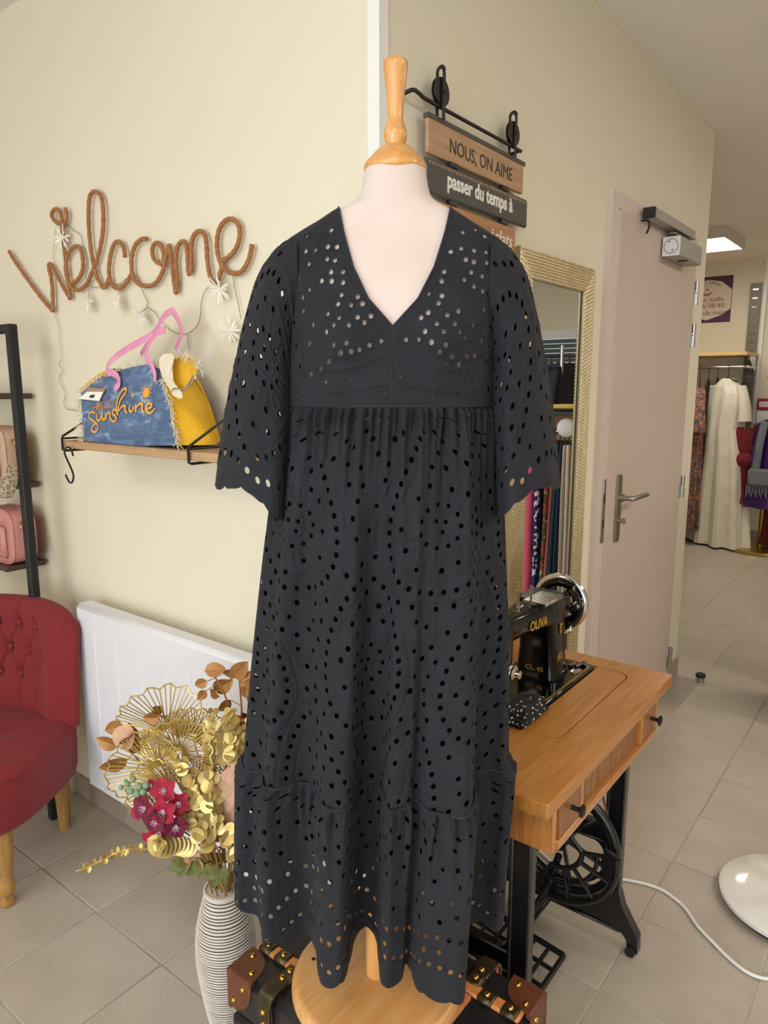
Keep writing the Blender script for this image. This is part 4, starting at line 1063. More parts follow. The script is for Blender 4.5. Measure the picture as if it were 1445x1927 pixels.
part('rail', MB().tube(smooth([(1.255, WY - 0.002, 2.012), (1.262, WY - 0.02, 2.018), (1.275, RY - .003, 2.024), (1.30, RY - .003, 2.022), (1.345, RY - .003, 2.019), (1.71, RY - .003, 2.019), (1.725, RY - .003, 2.017), (1.728, WY - 0.016, 2.014), (1.728, WY - .002, 2.014)], 5), 0.0042, 10), 'black_paint', sign)
for x in (1.372, 1.694):
    pu = part('pulley', MB().lathe([(0.010, -0.0045), (0.028, -0.0045), (0.0285, -0.002), (0.024, 0), (0.0285, 0.002), (0.028, 0.0045), (0.010, 0.0045)], (x, RY - .003, 2.048), 28, axis=(0, 1, 0)), 'black_paint', sign)
    st_ = MB()
    for dy in (-0.0085, 0.0085):
        st_.rbox((x, RY - .003 + dy, 2.040), (0.011, 0.0022, 0.095), 0.0008)
    st_.tube([(x, RY - .003 + 0.0085 * math.cos(t_), 2.087 + 0.010 * math.sin(t_)) for t_ in np.linspace(0, math.pi, 9)], 0.0045, 6, flat=.3, up=(1, 0, 0))
    part('strap', st_, 'black_paint', pu)
    part('axle', MB().cyl((x, RY - 0.016, 2.048), (x, RY + 0.010, 2.048), 0.004, 10), 'black_paint', pu)

# ================================================================ framed mirror
mr = NT('silver_mirror'); mr.set(0.0, 1.0); mr.p.inputs['Base Color'].default_value = (0.80, 0.82, 0.80, 1)
mat('champagne_metal', 'b7a27a', 0.34, 0.55, c2='c8b48c', scale=25)
mat('champagne_plain', 'bfae88', 0.4, 0.5)
MX0, MX1, MZ0, MZ1, MW = 1.752, 2.255, 0.330, 1.796, 0.074
MYF = WY - 0.034                            # front of the frame
mirror = thing('wall_mirror', 'tall wall mirror in a champagne woven-texture frame', 'mirror', ((MX0 + MX1) / 2, WY, MZ0))
part('back_board', MB().box(((MX0 + MX1) / 2, WY - 0.009, (MZ0 + MZ1) / 2), (MX1 - MX0 - .004, 0.014, MZ1 - MZ0 - .004)), 'champagne_plain', mirror)
part('glass', MB().box(((MX0 + MX1) / 2, WY - 0.019, (MZ0 + MZ1) / 2), (MX1 - MX0 - 2 * MW + .01, 0.004, MZ1 - MZ0 - 2 * MW + .01)), 'silver_mirror', mirror)
part('glass_bevel', MB().box((MX1 - MW - 0.0035, WY - 0.0225, (MZ0 + MZ1) / 2), (0.0012, 0.002, MZ1 - MZ0 - 2 * MW)), 'dark_metal', mirror)
def frame_side(x0, z0, x1, z1, inward):
    """mitred frame bar with rows of small woven beads standing proud"""
    p = np.array([x0, z0]); q = np.array([x1, z1]); d = unit(np.r_[q - p, 0])[:2]; L = np.linalg.norm(q - p); n = np.array(inward, float)
    mb = MB(); poly = [p, q, q - d * MW + n * MW, p + d * MW + n * MW]
    mb.prism([tuple(k) for k in poly], (0, (WY - 0.016 + MYF + .004) / 2, 0), (1, 0, 0), (0, 0, 1), abs(MYF + .004 - WY + .016))
    fr = part('frame_bar', mb, 'champagne_plain', mirror)
    rows_ = 9; bw_ = MW / rows_; blen = 0.0115; bm = MB()
    for r in range(rows_):
        off = (r + 0.5) * bw_; a0, a1 = off + .001, L - off - .001
        k = int((a1 - a0) / blen); 
        for i in range(k):
            t_ = a0 + (i + 0.5 + (0.5 if r % 2 else 0)) * (a1 - a0) / (k + .5)
            c = p + d * t_ + n * off; hx = d * blen * 0.47; hy = n * bw_ * 0.45
            y0, y1 = MYF + .004, MYF
            pts = [(*(c - hx - hy), y0), (*(c + hx - hy), y0), (*(c + hx + hy), y0), (*(c - hx + hy), y0), (*(c - hx * .45 - hy * .45), y1), (*(c + hx * .45 - hy * .45), y1), (*(c + hx * .45 + hy * .45), y1), (*(c - hx * .45 + hy * .45), y1)]
            V = [(a_, y_, b_) for a_, b_, y_ in pts]
            bm.add(V, [(4, 5, 6, 7), (0, 1, 5, 4), (1, 2, 6, 5), (2, 3, 7, 6), (3, 0, 4, 7)])
    o = part('woven_relief', bm, 'champagne_metal', fr); o['kind'] = 'stuff'
frame_side(MX0, MZ1, MX1, MZ1, (0, -1)); frame_side(MX1, MZ0, MX0, MZ0, (0, 1)); frame_side(MX0, MZ0, MX0, MZ1, (1, 0)); frame_side(MX1, MZ1, MX1, MZ0, (-1, 0))
# ================================================================ electric radiator
mat('radiator_white', 'e4e6ea', 0.35)
RX = 1.100
rad = thing('panel_radiator', 'flat white electric panel radiator mounted low on the wall', 'radiator', (1.15, 1.60, 0.16))
ry0, ry1, rz0, rz1 = 1.16, 2.060, 0.165, 0.778
body = part('panel', MB().rbox((RX + 0.030, (ry0 + ry1) / 2, (rz0 + rz1) / 2), (0.060, ry1 - ry0, rz1 - rz0), 0.012), 'radiator_white', rad)
n = 7
for k in range(n):
    y = ry1 - 0.10 - k * (ry1 - ry0 - 0.20) / (n - 1)
    part('panel_rib', MB().tube([(RX, y, rz1 - 0.075), (RX, y, rz0 + 0.07)], 0.0022, 6), 'radiator_white', body)
part('wall_bracket', MB().box((1.178, 1.85, 0.45), (0.040, 0.05, 0.40)).box((1.178, 1.35, 0.45), (0.040, 0.05, 0.40)), 'white_plastic', rad)

# ================================================================ red tufted chair
t = NT('red_linen'); t.set(0.85, 0, Sheen_Weight=0.08)
v = t.coord()
n1 = t.node('ShaderNodeTexNoise', Scale=420.0, Detail=2.0); t.link(t.coord((1, 1, 0.12)), n1.inputs['Vector'])
n2 = t.node('ShaderNodeTexNoise', Scale=420.0, Detail=2.0); t.link(t.coord((0.12, 0.12, 1)), n2.inputs['Vector'])
ad = t.node('ShaderNodeMath', operation='ADD'); t.link(n1.outputs['Fac'], ad.inputs[0]); t.link(n2.outputs['Fac'], ad.inputs[1])
md = t.node('ShaderNodeMath', operation='MULTIPLY'); md.inputs[1].default_value = 0.5; t.link(ad.outputs[0], md.inputs[0])
t.link(t.ramp(md.outputs[0], [(0.35, '6c161a'), (0.65, '881f24')]), t.p.inputs['Base Color']); t.bump(md.outputs[0], 0.25, 0.0008)
wood('chair_leg_wood', '8a6530', 'a67d42', 'b78e52', axis=2, scale=6, rough=0.4)
CH = np.array([0.822, 2.205, 0.0]); CF = unit((-0.845, -0.535, 0)); CN = np.array([-CF[1], CF[0], 0.0]) * -1     # facing, picture-right side
CN = np.array([0.535, -0.845, 0.0])
def C3(s, f, z):
    s, f, z = np.broadcast_arrays(np.asarray(s, float), np.asarray(f, float), np.asarray(z, float))
    return CH + s[..., None] * CN + f[..., None] * CF + z[..., None] * np.array([0, 0, 1.0])
chair = thing('slipper_chair', 'red linen slipper chair with buttoned back and turned wooden legs', 'chair', CH)
# seat: rounded block with a crowned top, wider in front
def seat_outline(k=64):
    t_ = np.linspace(0, 2 * math.pi, k, endpoint=False); c, s_ = np.cos(t_), np.sin(t_); e = 0.55
    s = np.sign(c) * np.abs(c) ** e * 0.285; f = np.sign(s_) * np.abs(s_) ** e
    f = np.where(f > 0, f * 0.30, f * 0.215)
    s = s * np.where(f < 0, 1 - 0.10 * (f / 0.215) ** 2, 1.0)
    return s, f
s, f = seat_outline(); rings = []
for z, q in ((0.245, 0.94), (0.25, 0.975), (0.262, 0.985), (0.33, 1.0), (0.395, 1.0), (0.408, 0.985), (0.416, 0.955), (0.424, 0.85), (0.431, 0.65), (0.434, 0.4), (0.435, 0.12)):
    dip = 0.0
    rings.append(C3(s * q, f * q + 0.0, z - 0.012 * (np.exp(-(((s * q - 0.10) ** 2 + (f * q - .0) ** 2) / 0.0006)) + np.exp(-(((s * q + 0.10) ** 2 + (f * q) ** 2) / 0.0006)))))
mb = MB().grid(np.array(rings), cv=True); k = len(s); mb.f.append(tuple(range(k - 1, -1, -1))); mb.f.append(tuple((len(rings) - 1) * k + i for i in range(k)))
seat = part('seat', mb, 'red_linen', chair, sharp=60)
part('seat_piping', MB().tube(C3(s * 0.997, f * 0.997, 0.402), 0.0035, 6, closed=True), 'red_linen', seat)
for bs, bf in ((0.11, 0.02), (0.13, -0.09), (-0.11, 0.02), (-0.13, -0.09)):
    part('button', MB().lathe([(0.012, 0), (0.012, 0.003), (0.008, 0.006), (0.003, 0.007)], C3(bs, bf, 0.424), 12), 'red_linen', seat)
# barrel back with diamond tufting on the inner side
nphi, nh = 110, 64
phi = np.radians(np.linspace(-62, 62, nphi)); hh = np.linspace(0, 1, nh)
buttons = []
for r_, (hz, off) in enumerate(((0.80, 0), (0.58, 0.5), (0.36, 0))):
    for i in range(-4, 5):
        q = (i + off) * 17.0
        if abs(q) < 50: buttons.append((q, hz))
PH, HH = np.meshgrid(np.degrees(phi), hh)
tuft = np.zeros_like(PH)
def ln(p, q):
    ax, ay = (PH - p[0]) / 17.5 * 0.10, (HH - p[1]) * 0.36; bx, by = (q[0] - p[0]) / 17.5 * 0.10, (q[1] - p[1]) * 0.36
    u_ = np.clip((ax * bx + ay * by) / (bx * bx + by * by), 0, 1); return np.hypot(ax - u_ * bx, ay - u_ * by)
for b in buttons:
    d = np.hypot((PH - b[0]) / 17.5 * 0.10, (HH - b[1]) * 0.36); tuft += -0.024 * np.exp(-(d / 0.019) ** 2)
    for c in buttons:
        if 0 < c[1] - b[1] < 0.3 and abs(c[0] - b[0]) < 10: tuft += -0.011 * np.exp(-(ln(b, c) / 0.0060) ** 2)
    if b[1] > 0.75: tuft += -0.009 * np.exp(-(ln(b, (b[0], 1.0)) / 0.0060) ** 2)
    if b[1] < 0.4: tuft += -0.009 * np.exp(-(ln(b, (b[0], 0.0)) / 0.0060) ** 2)
inner, outer_ = [], []
for j in range(nh):
    z = 0.405 + 0.375 * hh[j] - 0.055 * np.abs(np.degrees(phi) / 62) ** 3 * hh[j]
    rs = 0.296 + 0.014 * hh[j]; rf = 0.200 + 0.018 * hh[j]
    edge = np.minimum(1, (62 - np.abs(np.degrees(phi))) / 6) ** 0.5; topr = min(1, (1 - hh[j]) / 0.09) ** 0.5
    th_ = 0.056 * (0.35 + 0.65 * edge) * (0.30 + 0.70 * topr)
    a_i, a_o = 1 - th_ / rs + tuft[j] * -1 / rs * 1.0, 1 + th_ / rs * 0.62
    inner.append(C3(rs * np.sin(phi) * a_i + 0, 0.012 - rf * np.cos(phi) * a_i - 0.015 * hh[j], z)); outer_.append(C3(rs * np.sin(phi) * a_o * 1.04, 0.012 - rf * np.cos(phi) * a_o - 0.015 * hh[j], z))
inner, outer_ = np.array(inner), np.array(outer_)
loop = np.concatenate([inner, outer_[:, ::-1]], 1)
mb = MB().grid(loop[::-1], cv=True)
k = loop.shape[1]; base = (nh - 1) * k
for i in range(nphi - 1): mb.f.append((i, k - 1 - i, k - 2 - i, i + 1))          # top cap strip (rows reversed)
back = part('backrest', mb, 'red_linen', chair, sharp=None)
for q, hz in buttons:
    p_ = math.radians(q); rs = 0.296 + 0.014 * hz; rf = 0.200 + 0.018 * hz; a_ = 1 - 0.040 / rs
    z = 0.405 + 0.375 * hz - 0.055 * abs(q / 62) ** 3 * hz
    part('button', MB().ball(C3(rs * math.sin(p_) * a_, 0.012 - rf * math.cos(p_) * a_ - 0.015 * hz, z), 0.0115, 10, 6), 'red_linen', back)
part('back_seam', MB().tube(C3(0.300 * np.sin(phi[-6]) * (1.0) * np.ones(12), 0.012 - 0.205 * np.cos(phi[-6]) - 0.012 * np.linspace(0, 1, 12), 0.41 + 0.29 * np.linspace(0, 1, 12)), 0.0018, 5), 'red_linen', back)
for ls, lf, turned in ((0.20, 0.185, 1), (-0.20, 0.185, 1), (0.172, -0.170, 0), (-0.172, -0.170, 0)):
    prof = [(0.016, 0), (0.019, 0.004), (0.020, 0.014), (0.0155, 0.026), (0.0155, 0.032), (0.022, 0.040), (0.025, 0.055), (0.022, 0.072), (0.0185, 0.082), (0.022, 0.105), (0.0285, 0.16), (0.030, 0.21), (0.029, 0.25)] if turned else [(0.017, 0), (0.018, 0.003), (0.024, 0.15), (0.027, 0.25)]
    part('leg', MB().lathe(prof, C3(ls, lf, 0), 20), 'chair_leg_wood', chair)

# ================================================================ ladder shelf with two bags
wood('dark_wood', '37261d', '46322a', '543d31', axis=1, scale=6, rough=0.5)
LYR, LYL = 2.232, 2.90
lad = thing('ladder_shelf', 'black framed ladder shelf with dark wooden boards behind the red chair', 'shelf', (1.10, 2.56, 0))
for y in (LYR, LYL):
    part('upright', MB().rbox((1.063, y, 0.81), (0.026, 0.030, 1.62), 0.003), 'black_matte', lad)
part('top_rail', MB().rbox((1.063, (LYR + LYL) / 2, 1.607), (0.024, LYL - LYR - .03, 0.026), 0.003), 'black_matte', lad)
for z in (0.842, 1.112, 1.405):
    part('board', MB().rbox((1.118, (LYR + LYL) / 2 + .068, z), (0.134, LYL - LYR - 0.166, 0.018), 0.002), 'dark_wood', lad)
mat('beige_leather', 'c9a78f', 0.5, c2='bf9c84', scale=14, bump=0.2, bscale=260)
mat('pink_leather', 'c98d85', 0.5, c2='bf8179', scale=14, bump=0.2, bscale=260)
tb_ = NT('woven_strap'); tb_.set(0.8)
vo = tb_.node('ShaderNodeTexVoronoi', Scale=60.0, feature='DISTANCE_TO_EDGE', Randomness=0.6); tb_.link(tb_.coord(), vo.inputs['Vector'])
tb_.link(tb_.ramp(vo.outputs['Distance'], [(0.06, 'd8cbb4'), (0.12, 'a48e78')]), tb_.p.inputs['Base Color'])
mat('light_gold', 'b89b5e', 0.3, 0.9)
def camera_bag(name, label, c, size, m_, strap=None, studs=False):
    """soft zipped bag: rounded body, front pocket, piping, ring, strap"""
    c = np.asarray(c, float); w_, d_, h_ = size           # along Y, X, Z
    b = thing(name, label, 'handbag', (c[0], c[1], c[2]))
    k = 48; t_ = np.arange(k) * 2 * math.pi / k; e = 0.48
    oy = np.sign(np.cos(t_)) * np.abs(np.cos(t_)) ** e; oz = np.sign(np.sin(t_)) * np.abs(np.sin(t_)) ** e
    g = []
    for x, q in ((-0.5, .86), (-.47, .93), (-.40, .985), (-.2, 1.0), (.2, 1.0), (.40, .985), (.47, .93), (.5, .86)):
        g.append(np.stack([c[0] + np.full(k, x * d_), c[1] + oy * w_ / 2 * q, c[2] + h_ / 2 + oz * h_ / 2 * q], 1))
    mb = MB().grid(np.array(g), cv=True); mb.f.append(tuple(range(k - 1, -1, -1))); mb.f.append(tuple(7 * k + i for i in range(k)))
    body = part('body', mb, m_, b, sharp=60)
    for q in (-.43, .43): part('piping', MB().tube(np.stack([np.full(k, c[0] + q * d_), c[1] + oy * w_ / 2 * .985, c[2] + h_ / 2 + oz * h_ / 2 * .985], 1), 0.003, 6, closed=True), m_, body)
    pk = MB().rbox((c[0] - d_ / 2 - 0.006, c[1], c[2] + h_ * 0.42), (0.022, w_ * 0.72, h_ * 0.58), 0.009); part('front_pocket', pk, m_, body)
    if studs:
        for i in range(5):
            for j in range(7): part('stud', MB().ball((c[0] - d_ / 2 - 0.018, c[1] - w_ * .30 + i * .016, c[2] + h_ * .20 + j * .017), 0.0035, 8, 5), 'light_gold', body)
    # ring and strap on the end that faces right in the picture
    ey = c[1] - w_ / 2
    part('ring', MB().tube([(c[0] - .01, ey - .008 + 0.010 * math.cos(a), c[2] + h_ * .72 + 0.014 * math.sin(a)) for a in np.linspace(0, 2 * math.pi, 16, endpoint=False)], 0.0022, 6, closed=True), 'light_gold', b)
    if strap:
        part('strap_tab', MB().tube(smooth([(c[0] - .012, ey - .012, c[2] + h_ * .70), (c[0] - .03, ey - .045, c[2] + h_ * .52), (c[0] - .045, ey - .075, c[2] + h_ * .34)], 5), 0.016, 8, flat=.18, up=(0, 1, 0)), m_, b)
        part('strap', MB().tube(smooth([(c[0] - .045, ey - .075, c[2] + h_ * .36), (c[0] - .078, ey - .105, c[2] + h_ * .06), (c[0] - .085, ey - .080, c[2] - .026), (c[0] - .085, ey - .03, c[2] - .016), (c[0] - .06, ey + .02, c[2] + .020)], 6), 0.022, 8, flat=.12, up=(0, 1, 0)), strap, b)
    else:
        part('strap_tab', MB().tube(smooth([(c[0] - .01, ey - .010, c[2] + h_ * .66), (c[0] - .012, ey - .026, c[2] + h_ * .45), (c[0] - .012, ey - .020, c[2] + h_ * .22)], 5), 0.012, 8, flat=.2, up=(1, 0, 0)), m_, b)
    return b
camera_bag('camera_bag', 'beige leather shoulder bag with woven strap on the upper ladder board', (1.112, 2.485, 1.1215), (0.22, 0.075, 0.185), 'beige_leather', 'woven_strap')
camera_bag('camera_bag', 'pink studded leather bag on the lower board of the ladder shelf', (1.110, 2.475, 0.8515), (0.23, 0.085, 0.185), 'pink_leather', None, True)

# ================================================================ welcome lettering of wrapped cord
tn = NT('tan_cord'); tn.set(0.8)
w_ = tn.node('ShaderNodeTexNoise', Scale=160.0, Detail=3.0); tn.link(tn.coord(), w_.inputs['Vector'])
tn.link(tn.ramp(w_.outputs['Fac'], [(0.3, '8e5c34'), (0.7, 'b07a4c')]), tn.p.inputs['Base Color']); tn.bump(w_.outputs['Fac'], 0.6, 0.002)
KX = 1.181
def zpt(q, x=KX, s=2.89, ox=0, oy=330): return on(ox + q[0] / s, oy + q[1] / s, 0, x)
wel = thing('welcome_sign', 'cursive word welcome shaped from tan wrapped cord on the wall', 'wall sign', (1.185, 1.85, 1.75))
strokes = [
 [(50, 412), (80, 465), (160, 580), (240, 685), (288, 738)], [(288, 738), (284, 600), (266, 500), (274, 482), (300, 525), (345, 610), (382, 672)],
 [(382, 672), (374, 600), (362, 500), (350, 400), (338, 275)], [(338, 272), (300, 250), (281, 215), (298, 184), (322, 192), (335, 230), (340, 270), (352, 262), (365, 225), (356, 178)],
 [(375, 590), (420, 570), (450, 510), (447, 435), (430, 390), (402, 390), (370, 430), (357, 500), (370, 575), (398, 617), (435, 620), (475, 585), (503, 520), (530, 450), (555, 340), (562, 230), (552, 125), (522, 88), (492, 105), (482, 180), (484, 300), (498, 430), (525, 545), (555, 602), (572, 605), (592, 565)],
 [(680, 445), (672, 395), (645, 360), (617, 380), (598, 450), (592, 530), (607, 592), (645, 616), (690, 580), (718, 530)],
 [(798, 345), (768, 348), (735, 382), (716, 450), (720, 540), (748, 586), (792, 602), (842, 590), (882, 530), (902, 450), (920, 378)],
 [(885, 487), (842, 462), (828, 410), (840, 374), (868, 372), (890, 425), (890, 485)],
 [(920, 374), (930, 450), (944, 560), (957, 640), (963, 560), (955, 480), (965, 392), (990, 360), (1012, 375), (1020, 445), (1026, 535), (1040, 500), (1040, 400), (1050, 335), (1076, 306), (1106, 312), (1121, 360), (1127, 450), (1141, 540), (1165, 582), (1186, 568), (1202, 515), (1212, 468)],
 [(1200, 470), (1242, 445), (1282, 400), (1303, 330), (1296, 270), (1262, 238), (1222, 250), (1190, 300), (1179, 380), (1190, 450), (1215, 503), (1262, 532), (1312, 524), (1352, 460), (1371, 375)]]
for st_ in strokes:
    P_ = smooth(np.array([zpt(q) for q in st_]), 7)
    part('cord_stroke', MB().tube(P_, 0.0057 + 0.0005 * np.sin(np.arange(len(P_)) * 1.7), 9), 'tan_cord', wel)

# ================================================================ fairy lights with paper daisies
mat('silver_wire', 'a9a393', 0.4, 0.7)
mat('daisy_white', 'efe9da', 0.5, Transmission_Weight=0.25, Roughness=0.5) if False else mat('daisy_white', 'f0ebdd', 0.5)
fl_ = thing('fairy_light_string', 'unlit fairy light string with white daisies draped over the lettering', 'fairy lights', (1.19, 1.8, 1.6))
wires = [[(305, 275), (296, 330), (290, 420), (286, 560), (292, 700), (300, 760), (318, 830), (326, 930), (332, 995), (322, 1025), (340, 1060), (322, 1105), (340, 1150), (356, 1195), (346, 1235), (362, 1268), (395, 1276), (418, 1280)],
 [(362, 262), (400, 300), (440, 330), (455, 400), (470, 470), (465, 540), (490, 605), (560, 605), (610, 595), (650, 590), (690, 560), (740, 545), (765, 590), (780, 640), (803, 690), (800, 715), (840, 745), (880, 800), (930, 845), (985, 862), (1020, 860), (1070, 820), (1090, 760), (1095, 690), (1115, 630), (1160, 580), (1180, 570)],
 [(1018, 865), (1022, 905), (1028, 950)], [(1215, 512), (1262, 540), (1275, 600), (1300, 720), (1310, 780)], [(800, 718), (770, 745)], [(490, 608), (480, 660)], [(640, 592), (645, 660)]]
for st_ in wires: part('wire', MB().tube(smooth(np.array([zpt(q, 1.188) for q in st_]), 5), 0.0011, 5), 'silver_wire', fl_)
for i, (zx, zy, tilt) in enumerate(((340, 335, .3), (478, 690, 1.2), (645, 690, .4), (772, 765, 1.0), (1192, 620, .9), (1250, 845, .7))):
    c = zpt((zx, zy), 1.172); rg = np.random.default_rng(i); g = MB()
    nrm = unit((-1, 0.25 * math.sin(i), -0.55 * tilt)); F_ = frame(nrm)
    for k in range(14):
        a = k * 2 * math.pi / 14 + rg.uniform(-.1, .1); r_ = rg.uniform(0.027, 0.036)
        d = F_[0] * math.cos(a) + F_[1] * math.sin(a); e_ = np.cross(nrm, d); lift = rg.uniform(-.004, .008)
        p0, p1, p2 = c + d * .003, c + d * r_ * .6 + nrm * lift, c + d * r_ + nrm * lift * 1.6
        g.add([p0 - e_ * .001, p0 + e_ * .001, p1 + e_ * .0031, p1 - e_ * .0031, p2 + e_ * .0022, p2 - e_ * .0022], [(0, 1, 2, 3), (3, 2, 4, 5)])
    g.ball(c, 0.0035, 8, 6)
    part('daisy', g, 'daisy_white', fl_)
bc = zpt((440, 1325), 1.165); part('battery_box', MB().rbox(bc, (0.016, 0.030, 0.042), 0.004, np.array([[1, 0, 0], [0, .9, .43], [0, -.43, .9]])), 'white_plastic', fl_)

# ================================================================ wall shelf with wire brackets
wood('light_oak', '9f7c57', 'b3906a', 'c1a07b', axis=1, scale=7, rough=0.55)
shz = 1.2935
shelf = thing('bracket_shelf', 'small light oak wall shelf on black wire brackets', 'shelf', (1.09, 1.55, 1.27))
part('board', MB().rbox((1.098, 1.535, shz - 0.010), (0.190, 0.685, 0.020), 0.002), 'light_oak', shelf)
for y in (1.862, 1.322):
    pts = [(1.190, y, shz + 0.115), (0.998, y, shz + 0.012), (0.996, y, shz + 0.004), (0.996, y, shz - 0.024), (1.004, y, shz - 0.027), (1.190, y, shz - 0.027)]
    part('bracket', MB().tube(pts, 0.0033, 8).tube([(0.998, y, shz + 0.006), (1.190, y, shz + 0.006)], 0.0028, 8).tube([(1.191, y, shz + 0.120), (1.191, y, shz - 0.03)], 0.0045, 6).cyl((1.185, y, shz + .108), (1.192, y, shz + .108), 0.008, 10), 'black_paint', shelf)
hk = on(122, 848, 0, 0.99)
tag(part('s_hook', MB().tube(smooth([hk + (0.0, -0.040, -0.012), hk + (0, -.033, .004), hk + (0, -.018, .010), hk + (0, -.002, .004), hk + (0, .002, -.008), hk + (0, -.010, -.026), hk + (0, -.028, -.050), hk + (0, -.034, -.066), hk + (0, -.026, -.082), hk + (0, -.012, -.084), hk + (0, .001, -.072), hk + (0, .004, -.064)], 5), 0.0026, 8), 'black_paint'), 'black metal S hook hanging from the left end of the wall shelf', 'hook')

# ================================================================ tote bag on the shelf
t = NT('denim_blue'); t.set(0.85)
n1 = t.node('ShaderNodeTexNoise', Scale=16.0, Detail=5.0, Distortion=1.2); t.link(t.coord((1, 1, 2.2)), n1.inputs['Vector'])
t.link(t.ramp(n1.outputs['Fac'], [(0.40, '4c607f'), (0.58, '5f7697'), (0.72, '9fb0c6')]), t.p.inputs['Base Color'])
n2 = t.node('ShaderNodeTexNoise', Scale=600.0); t.link(t.coord(), n2.inputs['Vector']); t.bump(n2.outputs['Fac'], 0.3, 0.0006)
mat('yellow_canvas', 'd9a514', 0.85, c2='e0b02a', scale=20, bump=0.2, bscale=500)
mat('cream_canvas', 'dccfb4', 0.85, c2='e4d9c2', scale=25, bump=0.3, bscale=400)
mat('pink_webbing', 'd98bab', 0.8, c2='e09ab8', scale=40, bump=0.2, bscale=500)
mat('print_orange', 'e7a23c', 0.6)
mat('kraft_card', 'a9825a', 0.7); mat('paper_white', 'ebe8e0', 0.6); mat('print_black', '2a2a2a', 0.6)
def z7(q, x): return on(130 + q[0] / 4.516, 560 + q[1] / 4.516, 0, x)
tote = thing('tote_bag', 'blue and yellow fringed canvas tote with pink handles standing on the wall shelf', 'bag', (1.08, 1.58, shz))
def lean(z): return 1.022 + 0.17 * (z - shz)
def bulge(y, z): return -0.010 * math.exp(-(((y - 1.60) / 0.16) ** 2 + ((z - 1.37) / 0.09) ** 2))
def front_at(q):
    p = z7(q, 1.02)
    for _ in range(3): p = z7(q, lean(p[2]))
    return p
left_e = [(140, 1272), (125, 1100), (112, 960), (105, 810)]; top_e = [(105, 810), (200, 735), (300, 672), (430, 622), (560, 585), (670, 565), (750, 585), (780, 640)]
right_e = [(928, 1255), (905, 1100), (870, 900), (830, 760), (780, 640)]; bot_e = [(140, 1272), (300, 1272), (520, 1262), (730, 1258), (928, 1255)]
def resamp(pts, n):
    P_ = smooth(np.array(pts, float), 8); d = np.r_[0, np.cumsum(np.linalg.norm(np.diff(P_, axis=0), axis=1))]
    q = np.linspace(0, d[-1], n); return np.stack([np.interp(q, d, P_[:, k]) for k in range(P_.shape[1])], 1)
nu_, nv_ = 30, 24
Lq, Rq, Tq, Bq = resamp(left_e, nv_), resamp(right_e, nv_), resamp(top_e, nu_), resamp(bot_e, nu_)
G = np.zeros((nv_, nu_, 2))
for i in range(nv_):
    for j in range(nu_):
        u_, v_ = j / (nu_ - 1), i / (nv_ - 1)
        G[i, j] = (1 - v_) * Bq[j] + v_ * Tq[j] + (1 - u_) * Lq[i] + u_ * Rq[i] - ((1 - u_) * (1 - v_) * Bq[0] + u_ * (1 - v_) * Bq[-1] + (1 - u_) * v_ * Tq[0] + u_ * v_ * Tq[-1])
FP = np.zeros((nv_, nu_, 3))
for i in range(nv_):
    for j in range(nu_):
        p = front_at(G[i, j]); p[0] += bulge(p[1], p[2]); p[2] = max(p[2], shz + 0.001); FP[i, j] = p
part('front_panel', MB().grid(FP[:, ::-1]), 'denim_blue', tote, sharp=None)
BPn = FP.copy(); BPn[..., 0] = 1.150 - 0.06 * (FP[..., 2] - shz); part('back_panel', MB().grid(BPn), 'denim_blue', tote, sharp=None)
part('base_panel', MB().grid(np.stack([FP[0], BPn[0]])), 'denim_blue', tote, sharp=None)
# right gusset, creased yellow canvas, and the small left one
def gusset(edge, back_x, sag, ny=14):
    g = []
    for k in range(ny):
        q = k / (ny - 1); row = edge.copy(); row[:, 0] = edge[:, 0] * (1 - q) + back_x * q
        hfr = (edge[:, 2] - shz) / 0.19
        row[:, 1] = edge[:, 1] + sag * math.sin(math.pi * min(1, q * 1.1)) * (0.25 + np.clip(1.1 - hfr, 0, 1)) + 0.006 * np.sin(hfr * 9 + q * 7) * math.sin(math.pi * q)
        row[:, 2] = edge[:, 2] - 0.012 * math.sin(math.pi * q) * np.clip(hfr, 0, 1); g.append(row)
    return np.array(g)
redge = np.concatenate([FP[:, -1], ]); gr = gusset(FP[:, -1], 1.150, -0.035)
part('side_gusset', MB().grid(gr), 'yellow_canvas', tote, sharp=None)
part('side_gusset', MB().grid(gusset(FP[:, 0], 1.150, 0.030)[::-1]), 'yellow_canvas', tote, sharp=None)
part('side_gusset', MB().grid(np.array([FP[-1, :12] + (-.0015, 0, .002), FP[-1, :12] + (.004, .004, .014), (FP[-1, :12] + BPn[-1, :12]) / 2 + (0, 0.006, .014)])), 'yellow_canvas', tote, sharp=None)
# folded over corner with a ring clip
flap_ = [z7(q, 1.012) for q in ((765, 520), (800, 480), (870, 470), (895, 500), (880, 600), (885, 700), (915, 760), (960, 810), (965, 850), (935, 860), (880, 830), (850, 770), (800, 690), (768, 600))]
c_ = np.mean(flap_, 0); mb = MB(); mb.add([c_ + (-.006, 0, 0)] + flap_, [(0, i + 1, (i + 1) % len(flap_) + 1) for i in range(len(flap_))]); part('cream_flap', mb, 'cream_canvas', tote, sharp=None)
fold_ = [z7(q, 1.03) for q in ((890, 520), (1000, 485), (1060, 520), (1090, 600), (1075, 690), (1000, 780), (950, 790), (900, 730), (878, 660))]
c_ = np.mean(fold_, 0) + (0.015, 0, 0); mb = MB(); mb.add([c_] + fold_, [(0, i + 1, (i + 1) % len(fold_) + 1) for i in range(len(fold_))]); part('top_fold', mb, 'yellow_canvas', tote, sharp=None)
